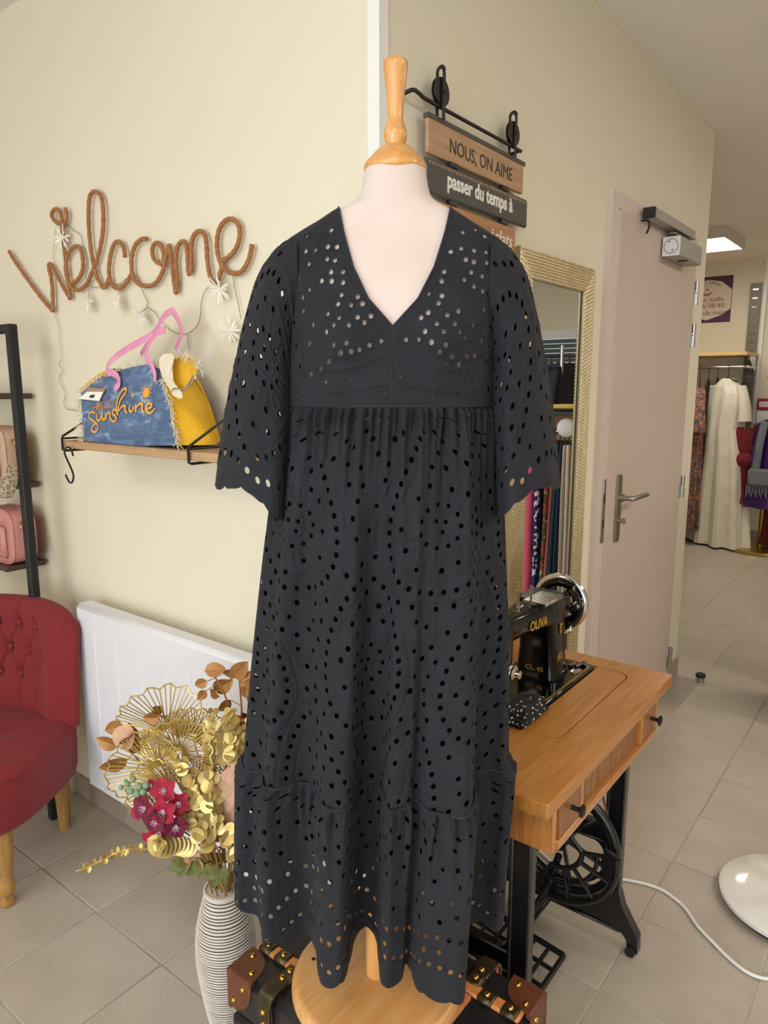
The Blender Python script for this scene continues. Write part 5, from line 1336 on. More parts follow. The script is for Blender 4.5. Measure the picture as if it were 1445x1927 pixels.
part('clip', MB().tube(smooth([z7(q, 1.006) for q in ((868, 805), (885, 775), (930, 775), (965, 800))], 5), 0.0016, 6).tube(smooth([z7(q, 1.004) for q in ((955, 795), (990, 770), (1040, 690), (1055, 670), (1075, 680), (1050, 720), (1000, 775), (955, 795))], 4), 0.0022, 6), 'chrome', tote)
# fringes
rg = np.random.default_rng(3)
def fringe(name, pts, n, length, down, spread=0.5):
    P_ = resamp(pts, n); mb = MB()
    for p in P_:
        for _ in range(2):
            d = unit(np.asarray(down, float) + rg.normal(0, spread, 3)); L = length * rg.uniform(.55, 1.1); q = p + rg.normal(0, .0015, 3)
            mb.tube([q, q + d * L * .5 + rg.normal(0, .001, 3), q + d * L + (0, 0, -.002)], [0.0013, 0.0011, 0.0007], 4)
    o = part(name, mb, 'cream_canvas', tote); o['kind'] = 'stuff'
fringe('fringe', [p + (-.004, -.004, 0) for p in FP[::3, -1]], 46, 0.020, (-0.5, -0.9, -0.5))
fringe('fringe', [p + (-.003, .002, 0) for p in FP[::3, 0]], 34, 0.018, (-0.3, 0.9, -0.3))
fringe('fringe', [p + (-.002, 0, 0.0) for p in FP[-1, ::3]], 46, 0.015, (-0.1, 0, 1.0))
fringe('fringe', [z7(q, 1.02) for q in ((890, 470), (960, 490), (1040, 500), (1090, 570), (1120, 620))], 26, 0.018, (-0.3, -0.5, 0.0), 0.8)
def strap(pts, xs, name='handle'):
    P_ = smooth(np.array([z7(q, x) for q, x in zip(pts, xs)]), 6); part(name, MB().tube(P_, 0.0095, 8, flat=0.22, up=(-1, 0.3, 0.1), fixed=True), 'pink_webbing', tote, sharp=60)
strap([(390, 770), (425, 735), (415, 680), (370, 640), (325, 630), (335, 570), (400, 500), (520, 420), (640, 355), (720, 300)], [lean(1.44) - .010] * 3 + [1.035, 1.04, 1.045, 1.05, 1.052, 1.055, 1.06])
strap([(730, 715), (725, 640), (690, 560), (655, 500), (660, 440), (700, 360), (760, 290), (815, 275)], [lean(1.45) - .012] * 3 + [1.04, 1.045, 1.05, 1.055, 1.06])
strap([(610, 480), (650, 420), (740, 270), (800, 170), (865, 118), (905, 150), (945, 230), (955, 300), (930, 380), (905, 440)], [1.12, 1.12, 1.115, 1.11, 1.11, 1.11, 1.11, 1.11, 1.112, 1.115])
# printed words on the front
def onto(mb, lift=0.0012):
    V = np.concatenate(mb.v); 
    for p in V: p[0] = lean(p[2]) + bulge(p[1], p[2]) - lift
    mb.v = [V]; return mb
def front_pt(q): return front_at(q)
o0, o1 = front_pt((212, 975)), front_pt((405, 925)); ux_ = unit(o1 - o0); 
part('print_hello', onto(text_mesh('HELLO', 0.030, o0, ux_, unit(np.array([0, 0.12, 1.0])), 0.0002, bold=0.0002, width=np.linalg.norm(o1 - o0)), 0.0014), 'print_orange', tote)
script = [[(243, 982), (215, 972), (188, 990), (190, 1025), (225, 1050), (258, 1075), (265, 1110), (235, 1142), (208, 1128), (215, 1095), (250, 1068)],
 [(255, 985), (256, 1020), (270, 1046), (296, 1025), (312, 972)], [(312, 972), (310, 1020), (326, 1036), (345, 1010)], [(345, 985), (348, 1038)], [(348, 1010), (366, 975), (382, 985), (382, 1025), (398, 1030)],
 [(440, 950), (412, 958), (405, 985), (430, 1005), (442, 1032), (415, 1052), (392, 1040)],
 [(450, 1000), (440, 920), (452, 840), (488, 778), (514, 780), (508, 815), (470, 880), (456, 940), (452, 1000)], [(458, 965), (490, 925), (515, 922), (518, 960), (535, 978)],
 [(558, 912), (552, 955), (570, 966), (590, 930)], [(602, 905), (606, 972)], [(605, 940), (632, 904), (655, 908), (655, 960), (676, 968)],
 [(682, 948), (722, 932), (730, 908), (705, 900), (685, 926), (692, 966), (722, 980), (758, 940)]]
mb = MB()
for st_ in script:
    P_ = smooth(np.array([front_pt(q) for q in st_]), 6); n_ = len(P_)
    mb.tube(P_, 0.0023 + 0.0009 * np.sin(np.linspace(0, math.pi, n_)), 6, flat=0.5, up=(-1, 0, 0))
V = np.concatenate(mb.v); cx0 = np.array([lean(p[2]) + bulge(p[1], p[2]) for p in V]); V[:, 0] = cx0 - 0.0012 - 0.25 * np.abs(V[:, 0] - cx0); mb.v = [V]
part('print_sunshine', mb, 'print_orange', tote)
sc_ = front_pt((677, 808)); rs_ = 0.0125; mb = MB()
ring_p = [sc_ + (0, -rs_ * math.cos(a), rs_ * math.sin(a)) for a in np.linspace(0, 2 * math.pi, 20, endpoint=False)]
mb.add(ring_p, [tuple(range(20))])
for k in range(12):
    a = k * math.pi / 6; d = np.array([0, -math.cos(a), math.sin(a)]); e_ = np.array([0, math.sin(a), math.cos(a)])
    mb.add([sc_ + d * .0145, sc_ + d * .0175 + e_ * .0026, sc_ + d * .021, sc_ + d * .0175 - e_ * .0026], [(0, 1, 2, 3)])
hc = front_pt((568, 832)); mb.add([hc + (0, -y_ * .006, z_ * .006) for y_, z_ in ((0, -1), (.9, .2), (.8, .7), (.4, .85), (0, .5), (-.4, .85), (-.8, .7), (-.9, .2))], [tuple(range(8))])
part('print_sun', onto(mb, 0.0015), 'print_orange', tote)
tagq = [(205, 765), (340, 775), (290, 880), (112, 862)]
P_ = [front_pt(q) + (-.010, 0, 0) for q in tagq]; part('kraft_tag', MB().hull([p + d for p in P_ for d in (np.zeros(3), np.array([.0012, 0, 0]))]), 'kraft_card', tote)
P_ = [front_pt(q) + (-.0118, 0, 0) for q in ((190, 800), (325, 800), (290, 878), (114, 860))]; wc = part('white_card', MB().hull([p + d for p in P_ for d in (np.zeros(3), np.array([.0008, 0, 0]))]), 'paper_white', tote)
P_ = [front_pt(q) + (-.0125, 0, 0) for q in ((220, 826), (258, 826), (244, 852), (205, 850))]; part('card_print', MB().hull([p + d for p in P_ for d in (np.zeros(3), np.array([.0004, 0, 0]))]), 'print_black', tote)
part('tag_string', MB().tube(smooth([front_pt((300, 770)) + (-.011, 0, 0), front_pt((330, 690)) + (-.012, 0, 0), front_pt((370, 610)) + (-.006, 0, 0)], 5), 0.0008, 5), 'kraft_card', tote)
# ================================================================ vase and artificial flowers
mat('vase_white', 'd9d2c8', 0.45, c2='cfc6ba', scale=40)
mat('vase_groove', '4a3d33', 0.7)
VC = np.array([0.905, 1.150, 0.0])
vase = thing('ribbed_vase', 'tall cream ceramic vase with fine dark horizontal grooves', 'vase', VC)
vz = np.array([0, 0.02, 0.08, 0.16, 0.22, 0.27, 0.31, 0.335, 0.345]); vr = np.array([0.042, 0.046, 0.056, 0.066, 0.0665, 0.060, 0.050, 0.0435, 0.0425])
vfine = smooth(np.c_[vr, vz], 6)
def vrad(z): return np.interp(z, vfine[:, 1], vfine[:, 0])
zz = np.linspace(0, 0.345, 40)
part('body', MB().lathe([(vrad(z) - 0.0016, z) for z in zz] + [(0.038, 0.344), (0.036, 0.30), (0.036, 0.27)], VC, 44), 'vase_groove', vase)
mb = MB(); rg = np.random.default_rng(8); z = 0.004
while z < 0.338:
    h_ = rg.uniform(0.0034, 0.0056); w = [(vrad(z + q * h_) - 0.002 + 0.0022 * math.sin(math.pi * q) ** 0.5, z + q * h_) for q in (0, .15, .5, .85, 1)]
    mb.lathe(w, VC, 44); z += h_ + rg.uniform(0.0018, 0.0030)
part('ribs', mb, 'vase_white', vase)
part('rim', MB().lathe([(0.0425, 0.336), (0.0445, 0.340), (0.0435, 0.346), (0.0395, 0.347), (0.0375, 0.342)], VC, 44), 'vase_white', vase)

mat('gold_leaf', 'c9a95c', 0.36, 0.75, c2='b08f45', scale=50)
mat('pale_gold', 'd6bf7e', 0.38, 0.6, c2='bfa562', scale=60)
mat('gold_wire', 'd3b86c', 0.36, 0.65)
mat('copper_leaf', 'a9773f', 0.45, 0.45, c2='8d5f2f', scale=40)
mat('blush_disc', 'c29a7c', 0.5, 0.25, c2='b0866a', scale=45)
mat('red_petal', '900c2c', 0.7, c2='ae1638', scale=60); mat('wine_petal', '560824', 0.7, c2='740c32', scale=60)
mat('stamen', 'd9cfe0', 0.6); mat('sage_bud', '7f9a78', 0.6); mat('olive_leaf', '545a20', 0.6, c2='6a6c2c', scale=40); mat('brown_stem', '7d6033', 0.6)
VD = float(VC @ FW); mouth = VC + (0, 0, 0.335)
def bq(x, y, near=0.0):
    """point of the bouquet seen at x, y; near = metres in front of the vase"""
    d = FF + RT * (x - CX) / FPX - UU * (y - CY) / FPX; p = d * ((VD - near) / (d @ FW)); p[2] += H; return p
TOC = -FW
def leaf_mesh(mb, base, tip, width, nrm, cup=0.15, k=7):
    base, tip = np.asarray(base, float), np.asarray(tip, float); d = tip - base; L = np.linalg.norm(d); d = d / L; s_ = unit(np.cross(nrm, d)); n_ = np.cross(d, s_); V = []
    for i in range(k):
        q = i / (k - 1); w = width / 2 * (math.sin(math.pi * min(1, q ** 0.8 * 1.0)) ** 0.75 if 0 < q < 1 else 0.02); c = base + d * L * q + n_ * (-cup * L * 0.6 * (q - .3) ** 2)
        V += [c - s_ * w + n_ * cup * w, c - n_ * 0.0, c + s_ * w + n_ * cup * w]
    mb.add(V, [(3 * i + a, 3 * i + a + 1, 3 * i + a + 4, 3 * i + a + 3) for i in range(k - 1) for a in (0, 1)])
def disc_leaf(mb, c, r, nrm, k=12, wob=0.2, rg=None):
    F_ = frame(nrm); V = [np.asarray(c, float)]
    for i in range(k):
        a = 2 * math.pi * i / k; rr = r * (1 - 0.12 * math.cos(a)); V.append(c + rr * (math.cos(a) * F_[0] + math.sin(a) * F_[1]) + nrm * wob * r * math.cos(2 * a + .5) * .5 + nrm * wob * r * .5)
    mb.add(V, [(0, i + 1, (i + 1) % k + 1) for i in range(k)])
def stem_path(top, bend=(0, 0, 0), near=0.0):
    m_ = mouth + (rgb.uniform(-.018, .018), rgb.uniform(-.018, .018), 0)
    low = np.array([VC[0] + (m_[0] - VC[0]) * .3, VC[1] + (m_[1] - VC[1]) * .3, 0.16])
    mid = (m_ * 0.45 + top * 0.55) + np.array([0, 0, 0.03]) + np.asarray(bend, float)
    return smooth(np.array([low, m_, mid, top]), 7)
rgb = np.random.default_rng(12)
def flower_thing(name, label, cat, top, group=None, stem='gold_wire', r=0.0018, bend=(0, 0, 0)):
    t_ = thing(name, label, cat, (VC[0], VC[1], 0.16), group=group)
    part('stem', MB().tube(stem_path(np.asarray(top, float), bend), r, 6), stem, t_); return t_

# gold coin-leaf eucalyptus sprigs: axis points in the picture, tip first
GRP = 'gold eucalyptus sprigs'
euc = [([(402, 1338), (400, 1375), (400, 1400), (402, 1425), (405, 1470)], .03, 9.5, 'upright gold eucalyptus sprig with a narrow tip left of the brightest one'),
       ([(435, 1338), (434, 1370), (432, 1400), (432, 1432), (428, 1500)], .035, 10.5, 'tall bright gold eucalyptus sprig in the upper right of the bouquet'),
       ([(462, 1356), (462, 1385), (463, 1410), (462, 1440), (455, 1500)], .02, 9, 'gold eucalyptus sprig half hidden by the dress hem side'),
       ([(325, 1412), (342, 1440), (357, 1465), (366, 1490), (372, 1520), (378, 1560)], .06, 11, 'gold eucalyptus sprig leaning left in the middle of the bouquet'),
       ([(392, 1445), (396, 1475), (398, 1500), (398, 1530), (398, 1580)], .07, 11.5, 'gold eucalyptus sprig hanging down the centre of the bouquet'),
       ([(355, 1535), (372, 1555), (385, 1575), (398, 1600)], .09, 12, 'short gold eucalyptus sprig right beside the red flowers'),
       ([(410, 1540), (425, 1560), (438, 1580), (446, 1605), (448, 1625)], .08, 11.5, 'gold eucalyptus sprig curving down towards the vase mouth')]
for pts, near, rad_, lab in euc:
    P_ = smooth(np.array([bq(x, y, near) for x, y in pts]), 6)
    t_ = thing('gold_eucalyptus', lab, 'flower', (VC[0], VC[1], 0.16), group=GRP)
    sp_ = stem_path(P_[-1]); part('stem', MB().tube(np.concatenate([sp_, P_[::-1][1:]]), 0.0017, 6), 'gold_wire', t_)
    n_ = max(4, int(np.linalg.norm(np.diff(P_, axis=0), axis=1).sum() / 0.0145))
    for k in range(n_):
        c = P_[min(len(P_) - 1, int(k / n_ * (len(P_) - 1)))]; rr = rad_ / 1000 * 1.25 * (0.55 + 0.45 * min(1, k / 3))
        for sg in (-1, 1):
            a = k * 1.57 + rgb.uniform(-.4, .4) + (0 if sg > 0 else math.pi); d = unit(RT * math.cos(a) + TOC * abs(math.sin(a)) * 1.0 + np.array([0, 0, 0.25]))
            mb = MB(); disc_leaf(mb, c + d * rr * .95, rr, unit(TOC * 0.75 + np.array([0, 0, 0.5]) + d * rgb.uniform(-.5, .4) + rgb.normal(0, .28, 3)), 14, .07); part('coin_leaf', mb, 'pale_gold', t_, sharp=None)
# rosette of flat coin leaves at lower left
t_ = flower_thing('gold_eucalyptus', 'gold rosette sprig of overlapping coin leaves under the red flowers', 'flower', bq(350, 1602, .10), GRP)
for k in range(9):
    c = bq(296 + k * 7.5, 1592 + 3 * math.sin(k), .125 - .004 * k); mb = MB(); disc_leaf(mb, c, 0.0215 - .0003 * k, unit(TOC + RT * -(0.5 - .1 * k) + np.array([0, 0, .35])), 14, .2); part('coin_leaf', mb, 'pale_gold', t_, sharp=None)
for k in range(6):
    mb = MB(); disc_leaf(mb, bq(300 + 6 * math.cos(k), 1588 + 6 * math.sin(k), .13), 0.009, unit(TOC + RT * .6 * math.cos(k) + np.array([0, 0, .6 * math.sin(k)])), 10, .3); part('coin_leaf', mb, 'pale_gold', t_, sharp=None)
for k in range(4):
    mb = MB(); disc_leaf(mb, bq(345 + 9 * k, 1612 + (k % 2) * 14, .09), 0.017, unit(TOC + rgb.normal(0, .4, 3)), 12, .2); part('coin_leaf', mb, 'blush_disc', t_, sharp=None)
# long thin sprig reaching out to the left
P_ = smooth(np.array([bq(x, y, nr) for x, y, nr in ((300, 1600, .08), (270, 1598, .08), (242, 1598, .09), (215, 1607, .09), (190, 1620, .10), (165, 1632, .10), (143, 1640, .10))]), 5)
t_ = thing('thin_gold_sprig', 'thin gold sprig with tiny leaves reaching out left over the floor', 'flower', (VC[0], VC[1], 0.16))
part('stem', MB().tube(np.concatenate([stem_path(P_[0]), P_[1:]]), 0.0013, 6), 'gold_wire', t_)
for k in range(4, len(P_) - 1, 2):
    for sg in (-1, 1):
        mb = MB(); leaf_mesh(mb, P_[k], P_[k] + np.array([0, 0, sg * .012]) + RT * rgb.uniform(-.006, .003) + TOC * rgb.uniform(-.006, .008), 0.0085, unit(TOC + rgb.normal(0, .4, 3))); part('tiny_leaf', mb, 'gold_leaf', t_, sharp=None)
# gold wire fan leaves
fans = [(312, 1352, 52, 96, .00, 'largest gold wire fan leaf standing behind the others'), (338, 1398, 40, 80, .03, 'gold wire fan leaf in front of the largest one'), (278, 1438, 46, 150, .035, 'gold wire fan leaf spreading left beside the copper leaves'),
        (372, 1368, 36, 60, -.01, 'dense gold wire fan leaf on the right near the eucalyptus'), (300, 1478, 38, 165, .05, 'low gold wire fan leaf just above the red flowers'), (372, 1455, 34, 70, .0, 'gold wire fan leaf deep in the middle of the bouquet'), (430, 1470, 34, 100, .02, 'gold wire fan leaf behind the blush seed disc')]
for fx, fy, fr_, ang_, near, lab in fans:
    t_ = thing('wire_fan_leaf', lab, 'flower', (VC[0], VC[1], 0.16), group='gold wire fan leaves')
    a0 = math.radians(ang_); base = bq(fx - fr_ * .55 * math.cos(a0), fy + fr_ * .55 * math.sin(a0), near); R_ = fr_ * 1.80 / FPX * 1.62
    part('stem', MB().tube(stem_path(base), 0.0016, 6), 'gold_wire', t_)
    mb = MB(); rim = []; n_ = 40
    for k in range(n_):
        a = a0 + math.radians(-105 + 210 * k / (n_ - 1)); rr = R_ * (0.62 + 0.38 * math.cos((a - a0) * .55)) * (1 + .05 * math.sin(k * 1.9)); 
        def pt(q, aa=a, r_=rr): return base + (RT * math.cos(aa) + np.array([0, 0, 1]) * math.sin(aa)) * r_ * q + TOC * (0.35 * r_ * q * q * math.sin(3 * (aa - a0)) * .5 + .018 * q * q)
        mb.tube([pt(.12), pt(.5, a + .03 * math.sin(k * 2.1)), pt(1)], 0.0013, 5); rim.append(pt(1))
    mb.tube(np.array(rim), 0.0017, 5)
    part('wire_veins', mb, 'gold_wire', t_)
# copper leaf branches
cop = [(([(430, 1330), (420, 1300), (405, 1275)]), [(385, 1262, 425, 1258), (390, 1282, 366, 1290), (388, 1300, 372, 1318), (402, 1298, 438, 1282), (420, 1268, 448, 1262), (395, 1300, 412, 1312)], 'copper leaf branch with the topmost leaf left of centre'),
       (([(455, 1335), (452, 1300), (450, 1270)]), [(438, 1275, 466, 1246), (445, 1262, 432, 1280), (455, 1283, 490, 1268), (452, 1300, 482, 1295), (435, 1318, 410, 1338), (462, 1312, 486, 1322), (470, 1290, 452, 1268)], 'copper leaf branch at the very top beside the dress'),
       (([(300, 1420), (265, 1400), (235, 1375)]), [(235, 1365, 196, 1375), (240, 1368, 262, 1392), (222, 1405, 180, 1390), (225, 1400, 262, 1380), (240, 1430, 186, 1448), (252, 1390, 242, 1362), (268, 1388, 248, 1420)], 'copper leaf branch spreading to the far left'),
       (([(330, 1370), (300, 1345), (285, 1340)]), [(290, 1340, 305, 1330), (300, 1350, 268, 1352), (318, 1360, 300, 1375)], 'small copper leaf branch behind the largest wire fan'),
       (([(420, 1590), (400, 1600), (380, 1608)]), [(375, 1612, 425, 1615), (410, 1602, 440, 1628), (395, 1575, 428, 1570), (440, 1538, 462, 1512)], 'low copper leaf branch close to the vase mouth')]
for axis_, leaves, lab in cop:
    P_ = smooth(np.array([bq(x, y, .01) for x, y in axis_]), 5)
    t_ = thing('copper_leaf_branch', lab, 'flower', (VC[0], VC[1], 0.16), group='copper leaf branches')
    part('stem', MB().tube(np.concatenate([stem_path(P_[0]), P_[1:]]), 0.0018, 6), 'copper_leaf', t_)
    for x0, y0, x1, y1 in leaves:
        nr = rgb.uniform(-.02, .05); mb = MB(); b_, e_ = bq(x0, y0, nr), bq(x1, y1, nr + rgb.uniform(-.012, .02))
        leaf_mesh(mb, b_, e_, np.linalg.norm(e_ - b_) * .56 + .006, unit(TOC + rgb.normal(0, .35, 3)), .22, 8); part('leaf', mb, 'copper_leaf', t_, sharp=None)
        part('leaf_stalk', MB().tube([P_[np.argmin(np.linalg.norm(P_ - b_, axis=1))], b_], 0.0009, 5), 'copper_leaf', t_)
# red flower clusters
def blossom(t_, c, r_, nrm, wine=False):
    F_ = frame(nrm, (0.2, 0.1, 1)); a00 = rgb.uniform(0, 6)
    mb = MB()
    for k in range(5):
        a = a00 + k * 2 * math.pi / 5; d = F_[0] * math.cos(a) + F_[1] * math.sin(a)
        leaf_mesh(mb, c + d * r_ * .1, c + d * r_ + nrm * r_ * .18, r_ * .95, nrm, .25, 7)
    b_ = part('blossom', mb, 'wine_petal' if wine else 'red_petal', t_, sharp=None)
    mb = MB()
    for k in range(7):
        a = k * .9; d = unit(nrm + .75 * (F_[0] * math.cos(a) + F_[1] * math.sin(a))); mb.tube([c, c + d * r_ * .42], [0.0005, 0.0009], 4)
    part('stamens', mb, 'stamen', b_)
t_ = flower_thing('red_flower_stem', 'cluster of crimson red blossoms with pale stamens on the left', 'flower', bq(300, 1540, .07), stem='olive_leaf')
for x, y, rr, w_, nr in ((308, 1488, 24, 0, .10), (272, 1520, 24, 1, .115), (306, 1527, 26, 0, .12), (335, 1512, 22, 0, .10), (292, 1545, 22, 1, .125), (330, 1555, 24, 1, .115), (300, 1565, 22, 0, .11), (322, 1575, 22, 0, .10), (284, 1575, 18, 0, .10), (262, 1497, 12, 0, .10), (345, 1538, 18, 0, .09), (285, 1478, 12, 0, .09), (258, 1530, 14, 0, .10)):
    blossom(t_, bq(x, y, nr), rr * 1.55 / FPX, unit(TOC + RT * (x - 300) / 90 + np.array([0, 0, (1530 - y) / 110 + .1])), w_ == 1)
for x, y, rr in ((228, 1482, 5), (240, 1475, 5), (250, 1466, 6), (246, 1488, 6), (262, 1480, 6), (258, 1494, 7), (270, 1490, 7), (275, 1478, 6), (236, 1470, 4)):
    part('bud', MB().ball(bq(x, y, .10), rr * 1.5 / FPX, 10, 7), 'sage_bud', t_)
part('bud_stalk', MB().tube(smooth([bq(232, 1478, .10), bq(255, 1486, .10), bq(285, 1505, .09), bq(300, 1540, .07)], 5), 0.0018, 6), 'sage_bud', t_)
t_ = flower_thing('red_flower_stem', 'dark red blossom cluster half hidden at the right of the bouquet', 'flower', bq(462, 1400, .0), stem='olive_leaf')
for x, y, rr, w_ in ((452, 1362, 20, 0), (470, 1358, 22, 1), (460, 1390, 22, 1), (478, 1392, 22, 0), (465, 1420, 20, 1)): blossom(t_, bq(x, y, .0), rr * 1.6 / FPX, unit(TOC + rgb.normal(0, .25, 3)), w_ == 1)
for x, y in ((484, 1318), (480, 1330), (486, 1338), (478, 1345)): part('bud', MB().ball(bq(x, y, .0), .007, 10, 7), 'sage_bud', t_)
# blush seed discs
for (x, y, rr, nr), lab in (((450, 1478, 33, .07), 'pale blush seed disc beside the dress hem'), ((432, 1528, 24, .06), 'smaller blush seed disc below the pale one'), ((238, 1388, 22, .03), 'blush cupped disc among the far left leaves')):
    t_ = flower_thing('seed_disc_stem', lab, 'flower', bq(x, y + rr * .8, nr - .01), group='blush seed discs', stem='brown_stem')
    mb = MB(); disc_leaf(mb, bq(x, y, nr), rr * 1.6 / FPX, unit(TOC + RT * -.25 + np.array([0, 0, .3])), 20, .3); part('disc', mb, 'blush_disc', t_, sharp=None)
# green lobed leaves over the rim
t_ = flower_thing('green_leaf_stem', 'olive green lobed leaves hanging over the vase rim', 'flower', bq(385, 1625, .06), stem='olive_leaf')
for x, y, a_ in ((330, 1640, 195), (362, 1640, 215), (392, 1650, 250)):
    c = bq(x + 22, y - 14, .09)
    mb = MB()
    for da, ln_ in ((0, .042), (-38, .034), (38, .034), (-75, .022), (75, .022)):
        aa = math.radians(a_ + da); leaf_mesh(mb, c, c + (RT * math.cos(aa) + np.array([0, 0, math.sin(aa)])) * ln_ + TOC * .006, .020, unit(TOC + np.array([0, 0, .5])), .2)
    part('lobed_leaf', mb, 'olive_leaf', t_, sharp=None)
t_ = flower_thing('bare_stem_bunch', 'bunch of plain brown artificial stems standing in the vase', 'flower', mouth + (0, 0, .06), stem='brown_stem')
for k in range(9):
    a = k * .7; part('bare_stem', MB().tube([VC + (0.012 * math.cos(a), 0.012 * math.sin(a), .20), mouth + (0.024 * math.cos(a), 0.024 * math.sin(a), 0), mouth + np.array([0.04 * math.cos(a), 0.04 * math.sin(a), .09 + .02 * math.sin(k)])], 0.0016, 6), 'brown_stem', t_)
# ================================================================ clothes rail at the back of the shop
def floral(name, base, c2, c3, c4, scale=38.0):
    t = NT(name); t.set(0.8)
    vo = t.node('ShaderNodeTexVoronoi', Scale=scale); t.link(t.coord(), vo.inputs['Vector'])
    r = t.node('ShaderNodeValToRGB'); r.color_ramp.interpolation = 'CONSTANT'; e = r.color_ramp.elements
    while len(e) < 4: e.new(.5)
    for k, (p, c) in enumerate(((0, base), (.34, c2), (.58, c3), (.8, c4))): e[k].position = p; e[k].color = lin(c)
    t.link(vo.outputs['Color'], r.inputs['Fac']); t.link(r.outputs['Color'], t.p.inputs['Base Color']); return t.m
floral('floral_orange', '6f625e', 'a8623f', '4a4a5a', 'b98a6a', 60); floral('floral_grey', '7b6f66', 'b06a4a', '595a66', '8f7f70', 60)
floral('floral_navy', '23215e', 'd8d2d8', '23215e', '2c2a6c', 70); floral('floral_garden', '6d6446', 'a9453a', '3f4a34', 'b9b089', 60)
mat('ivory_tulle', 'e2dccb', 0.7, c2='d6cfbd', scale=8); mat('black_cloth', '17161a', 0.85); mat('wine_cloth', '6a1620', 0.8, c2='56101a', scale=12); mat('navy_cloth', '1d2434', 0.85); mat('teal_cloth', '274a5e', .85)
mat('salmon_cloth', 'b06a5e', .85); mat('cream_cloth', 'b9ac93', .85); mat('rose_cloth', 'a8626a', .85); mat('hot_pink', 'cf4f72', .8); mat('jacket_navy', '1c2a4a', .85); mat('jacket_pink', 'c08078', .85); mat('jacket_black', '0f1117', .85); mat('jacket_red', '7d1522', .85)
mat('purple_satin', '3d1260', 0.25, c2='2c0a4a', scale=6); mat('scarf_red', '7d1a28', 0.85, c2='6a1220', scale=30, bump=.4, bscale=120); mat('grey_yarn', '6d6f74', .9); mat('brass_tube', 'a98f3e', 0.28, 0.9)
def garment(name, label, cat, c, z_top, z_bot, w_top, w_bot, depth, m_, rotz=0.0, sleeves=0.0, hook=None, group=None, seed=1, waist=None, folds=8, neck=True):
    """hanging garment: shoulders on a hanger, folds growing towards the hem"""
    t_ = thing(name, label, cat, (c[0], c[1], z_bot), group=group); rg = np.random.default_rng(seed)
    k = 56; a = np.arange(k) * 2 * math.pi / k; g = []; ca, sa = math.cos(rotz), math.sin(rotz); hgt = z_top - z_bot; ph_ = rg.uniform(0, 6, 3)
    qs = [0, .02, .05, .09, .16, .3, .45, .6, .75, .9, 1.0]
    for q in qs:
        w = np.interp(q, [0, .03, .09, 1], [0.05, w_top * .55, w_top, w_bot]); 
        if waist: w *= 1 - waist * math.exp(-((q - .33) / .1) ** 2)
        d = np.interp(q, [0, .05, .2, 1], [depth * .35, depth * .6, depth * .8, depth]); amp = .02 + .20 * q
        f = 1 + amp * (np.sin(folds * a + ph_[0]) * .6 + np.sin((folds + 3) * a + ph_[1]) * .4)
        x, y = w / 2 * np.cos(a) * f, d / 2 * np.sin(a) * f
        g.append(np.stack([c[0] + x * ca - y * sa, c[1] + x * sa + y * ca, np.full(k, z_top - hgt * q)], 1))
    mb = MB().grid(np.array(g)[::-1], cv=True); part('body', mb, m_, t_, sharp=None)
    ux_, uy_ = np.array([ca, sa, 0]), np.array([-sa, ca, 0])
    if sleeves:
        for sg in (-1, 1):
            p0 = np.array([c[0], c[1], z_top - .07]) + ux_ * sg * w_top * .44; p1 = p0 + ux_ * sg * .05 + (0, 0, -sleeves * .5); p2 = p0 + ux_ * sg * .07 + (0, 0, -sleeves)
            part('sleeve', MB().tube(smooth([p0, p1, p2], 5), np.linspace(.045, .065, 11), 14, flat=.7), m_, t_)
    if hook:
        part('hanger', MB().tube(smooth([np.array([c[0], c[1], hook]) + ux_ * .012, np.array([c[0], c[1], hook + .016]), np.array([c[0], c[1], hook]) - ux_ * .012, np.array([c[0], c[1], hook - .03]), np.array([c[0], c[1], z_top - .005])], 5), 0.003, 6).tube([np.array([c[0], c[1], z_top]) - ux_ * w_top * .3 + (0, 0, -.03), np.array([c[0], c[1], z_top + .004]), np.array([c[0], c[1], z_top]) + ux_ * w_top * .3 + (0, 0, -.03)], 0.006, 6), 'black_paint', t_)
    return t_
RZ = 1.600; RXb = 7.02
sh = thing('rail_shelf', 'pale wood shelf above the clothes rail at the back', 'shelf', (7.2, 2.2, 1.7))
mat('pale_shelf', 'd9b878', .5); mat('shelf_end', '8f7a5e', .5)
part('board', MB().rbox((7.19, 2.16, 1.712), (0.52, 1.52, 0.030), .003), 'pale_shelf', sh)
part('bracket', MB().prism([(0, 0), (.30, 0), (.30, -.03), (.04, -.15), (0, -.15)], (7.44, 1.42, 1.696), (-1, 0, 0), (0, 0, 1), .012), 'chrome', sh)
rl = thing('clothes_rail', 'chrome clothes rail full of dresses under the pale shelf', 'rail', (7.02, 2.1, 1.6))
part('tube', MB().cyl((RXb, 1.40, RZ), (RXb, 2.90, RZ), .0125, 14), 'chrome', rl)
for y in (1.42, 2.86): part('arm', MB().cyl((RXb - .03, y, RZ), (7.42, y, RZ), .014, 14), 'chrome', rl)
# slotted metal uprights
for y, lab in ((1.475, 'slotted steel upright on the back wall beside the poster'), (2.75, 'slotted steel upright on the back wall deep in the recess')):
    st_ = thing('slotted_upright', lab, 'rail', (7.44, y, .3), group='slotted wall uprights')
    part('channel', MB().box((7.440, y, 1.33), (.014, .094, 2.05)), mat('upright_grey', '77746a', .45, .3), st_)
    for k in range(26):
        z = 2.30 - k * .078
        part('slot', MB().rbox((7.4325, y, z), (.004, .050, .016), .002), 'worn_chrome', st_)
